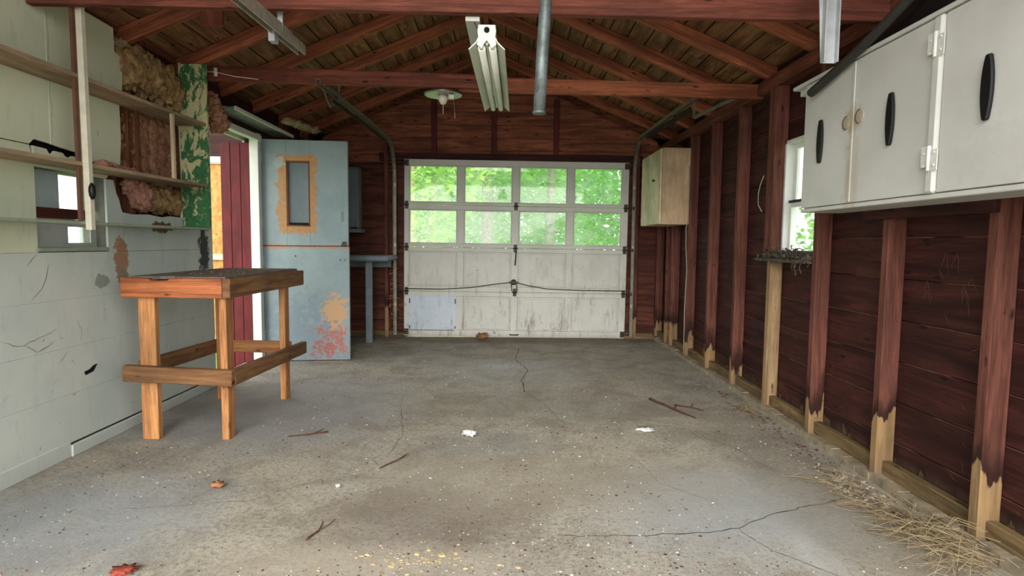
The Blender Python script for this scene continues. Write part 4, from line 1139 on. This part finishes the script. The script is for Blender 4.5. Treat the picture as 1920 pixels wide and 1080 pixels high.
chips(220, .005, .014, M_leafdry, 'door_litter', 'brown leaf litter along the foot of the garage door', (.2, 6.83, .8, .05))
chips(220, .005, .013, M_paper, 'wall_litter', 'pale rotten wood crumbs at the foot of the right studs', (1.68, 2.68, .05, .12))
chips(260, .005, .014, M_twig, 'wall_litter', 'dark rotten wood crumbs along the foot of the right wall', (1.66, 3.6, .05, .6))

def straw(n, cx, cy, sx, sy, lmin, lmax, name, label, zs=.03):
    bm = newbm()
    for k in range(n):
        x, y = random.gauss(cx, sx), random.gauss(cy, sy)
        if x > 1.74: x = 1.74 - random.random() * .05
        a = random.gauss(2.3, 1.1); L = random.uniform(lmin, lmax)
        d = Vector((math.cos(a), math.sin(a), 0)) * L
        if max(x, x + d.x) > 1.76: d.x = -abs(d.x) * .6
        z = .003 + abs(random.gauss(0, zs)); p = Vector((x, y, z))
        zz = [z, z + random.uniform(0, .02), .003 + abs(random.gauss(0, zs * .7))]
        tube(bm, [(p.x, p.y, zz[0]), (p.x + d.x * .5 + random.gauss(0, .012), p.y + d.y * .5 + random.gauss(0, .012), zz[1]), (p.x + d.x, p.y + d.y, zz[2])], [.0013, .0012, .0007], 4)
    obj(name, bm, M_straw, kind='stuff', label=label, cat='straw', recalc=False)
straw(140, 1.66, 2.28, .06, .14, .06, .24, 'straw', 'dry straw heaped on the floor by the nearest right studs')
straw(120, 1.70, 2.02, .06, .07, .08, .3, 'straw', 'dry straw around the foot of the nearest visible stud', .05)
straw(50, 1.70, 3.9, .04, .1, .05, .16, 'straw', 'few straws at the foot of the bare stud below the window', .02)
straw(60, 1.62, 2.66, .06, .08, .05, .2, 'straw', 'thin straws beside the second right stud', .02)

# ------------------------------------------------------------------ outside
def tree(name, x, y, h, tr, crown, cz, nleaf, lm, bkm, label, lean=0, ls=.11, cat='tree'):
    t = thing(name, label, cat, (x, y, -.06), group='trees beyond the garage door')
    bm = newbm()
    pts = [(x + lean * k / 5 + .04 * noise.noise((x, k, 0)), y + .04 * noise.noise((k, y, 3)), -.06 + h * k / 5) for k in range(6)]
    tube(bm, pts, [tr * (1 - .12 * k) for k in range(6)], 10)
    for k in range(5):
        a = random.random() * 6.3; p = Vector(pts[3]) + Vector((0, 0, random.uniform(-.4, .8)))
        tube(bm, [p, p + Vector((math.cos(a), math.sin(a), .6)) * crown[0] * .6], [tr * .35, tr * .12], 6)
    obj('trunk', bm, bkm, t, recalc=False)
    bm = newbm()
    for k in range(nleaf):
        while True:
            v = Vector((random.uniform(-1, 1), random.uniform(-1, 1), random.uniform(-1, 1)))
            if v.length < 1 and noise.noise(v * 2.6 + Vector((x, y, 0))) > -.12 - .3 * random.random(): break
        c = Vector((x + lean, y, cz)) + Vector((v.x * crown[0], v.y * crown[1], v.z * crown[2]))
        if c.z < 0: continue
        q = Euler((random.uniform(-.9, .9), random.uniform(-.9, .9), random.random() * 6.3)).to_matrix()
        L = ls * random.uniform(.6, 1.2)
        vs = [bm.verts.new(c + q @ Vector(p)) for p in ((0, -L, 0), (L * .45, 0, L * .1), (0, L, 0), (-L * .45, 0, L * .1))]
        bm.faces.new(vs)
    f = obj('foliage', bm, lm, t, recalc=False); f['kind'] = 'stuff'
    return t
tree('tree', -2.15, 13.5, 6, .10, (2.0, 1.6, 2.6), 3.4, 5000, M_leafB, M_barktan, 'slender tan tree outside behind the left column of door panes')
tree('tree', -1.75, 14.2, 6, .08, (1.2, 1.2, 1.8), 4.2, 2000, M_leafA, M_barktan, 'second thin tan tree just right of the first outside the left panes')
tree('tree', -.55, 17, 7, .22, (2.4, 2, 2.6), 4.6, 5000, M_leafA, M_bark, 'pale grey trunk outside behind the second column of door panes')
tree('tree', 1.35, 18, 7, .18, (2.6, 2, 2.8), 4.8, 5000, M_leafA, M_bark, 'tree with grey trunk outside behind the third column of door panes')
tree('tree', 3.6, 15, 6, .12, (2.4, 2, 3.0), 3.2, 6000, M_leafC, M_bark, 'dense green tree outside behind the right column of door panes')
tree('bush', -4.2, 16, 2.5, .08, (2.6, 1.6, 2.0), 1.7, 5000, M_leafC, M_bark, 'broad green bush outside low behind the left door panes', cat='bush')
tree('bush', .4, 19, 2.5, .08, (2.8, 1.5, 1.6), 1.4, 5000, M_leafA, M_bark, 'low green bush outside between the two grey trunks', cat='bush')
tree('bush', 4.4, 12.6, 2.0, .07, (1.8, 1.3, 1.5), 1.3, 5000, M_leafC, M_bark, 'bright green bush outside low behind the right door panes', cat='bush', ls=.09)
for i, (x, y, h, lb) in enumerate(((-8.5, 26, 9, 'large tree in the woods far left beyond the door panes'), (-4.2, 27, 9.5, 'large tree in the woods behind the slender tan trees'), (-.3, 28, 9, 'large tree in the woods at centre beyond the door panes'), (3.8, 27, 9.5, 'large tree in the woods behind the third column of panes'), (8.2, 26, 9, 'large tree in the woods far right beyond the door panes'))):
    tree('tree', x, y, h, .3, (3.2, 2.5, 5.2), 4.6, 9000, (M_leafA, M_leafB, M_leafA)[i % 3], M_bark, lb, ls=.17)
tree('bush', 6.0, 8.6, 2.0, .07, (1.6, 1.6, 1.6), 1.4, 6000, M_leafA, M_bark, 'leafy green bush outside the right sash window', cat='bush', ls=.08)

# ------------------------------------------------------------------ light and camera
w = bpy.data.worlds.new('overcast'); S.world = w; w.use_nodes = True
nt = w.node_tree; nt.nodes.clear()
o = nt.nodes.new('ShaderNodeOutputWorld'); b = nt.nodes.new('ShaderNodeBackground')
b.inputs[0].default_value = (.97, .985, 1.0, 1); b.inputs[1].default_value = 1.0
nt.links.new(b.outputs[0], o.inputs[0])
low_sky_fill = bpy.data.lights.new('low_sky_fill', 'SUN'); low_sky_fill.energy = 1.3; low_sky_fill.angle = R(50); low_sky_fill.color = (1, .97, .93)  # added broad soft fill, stands in for bright low sky behind the camera
so = bpy.data.objects.new('low_sky_fill', low_sky_fill); COL.objects.link(so); so.rotation_euler = (R(66), 0, R(-8))

cam = bpy.data.cameras.new('camera'); co = bpy.data.objects.new('camera', cam); COL.objects.link(co)
pitch, yaw, roll = R(4.32), R(.62), R(.6)
F = Vector((math.sin(yaw) * math.cos(pitch), math.cos(yaw) * math.cos(pitch), -math.sin(pitch)))
Rt = Vector((math.cos(yaw), -math.sin(yaw), 0)); U = Rt.cross(F)
c, s = math.cos(roll), math.sin(roll)
R2 = Rt * c + U * s; U2 = U * c - Rt * s
co.matrix_world = Matrix(((R2.x, U2.x, -F.x, 0), (R2.y, U2.y, -F.y, 0), (R2.z, U2.z, -F.z, 1.13), (0, 0, 0, 1)))
cam.sensor_width = 36; cam.lens = 36 * 1100 / 1920; cam.clip_start = .02; cam.clip_end = 300
S.camera = co
S.view_settings.view_transform = 'Standard'; S.view_settings.look = 'None'; S.view_settings.gamma = 1; S.view_settings.use_curve_mapping = False
S.view_settings.exposure = 1.84
S.cycles.max_bounces = 10; S.cycles.diffuse_bounces = 6; S.cycles.transparent_max_bounces = 12
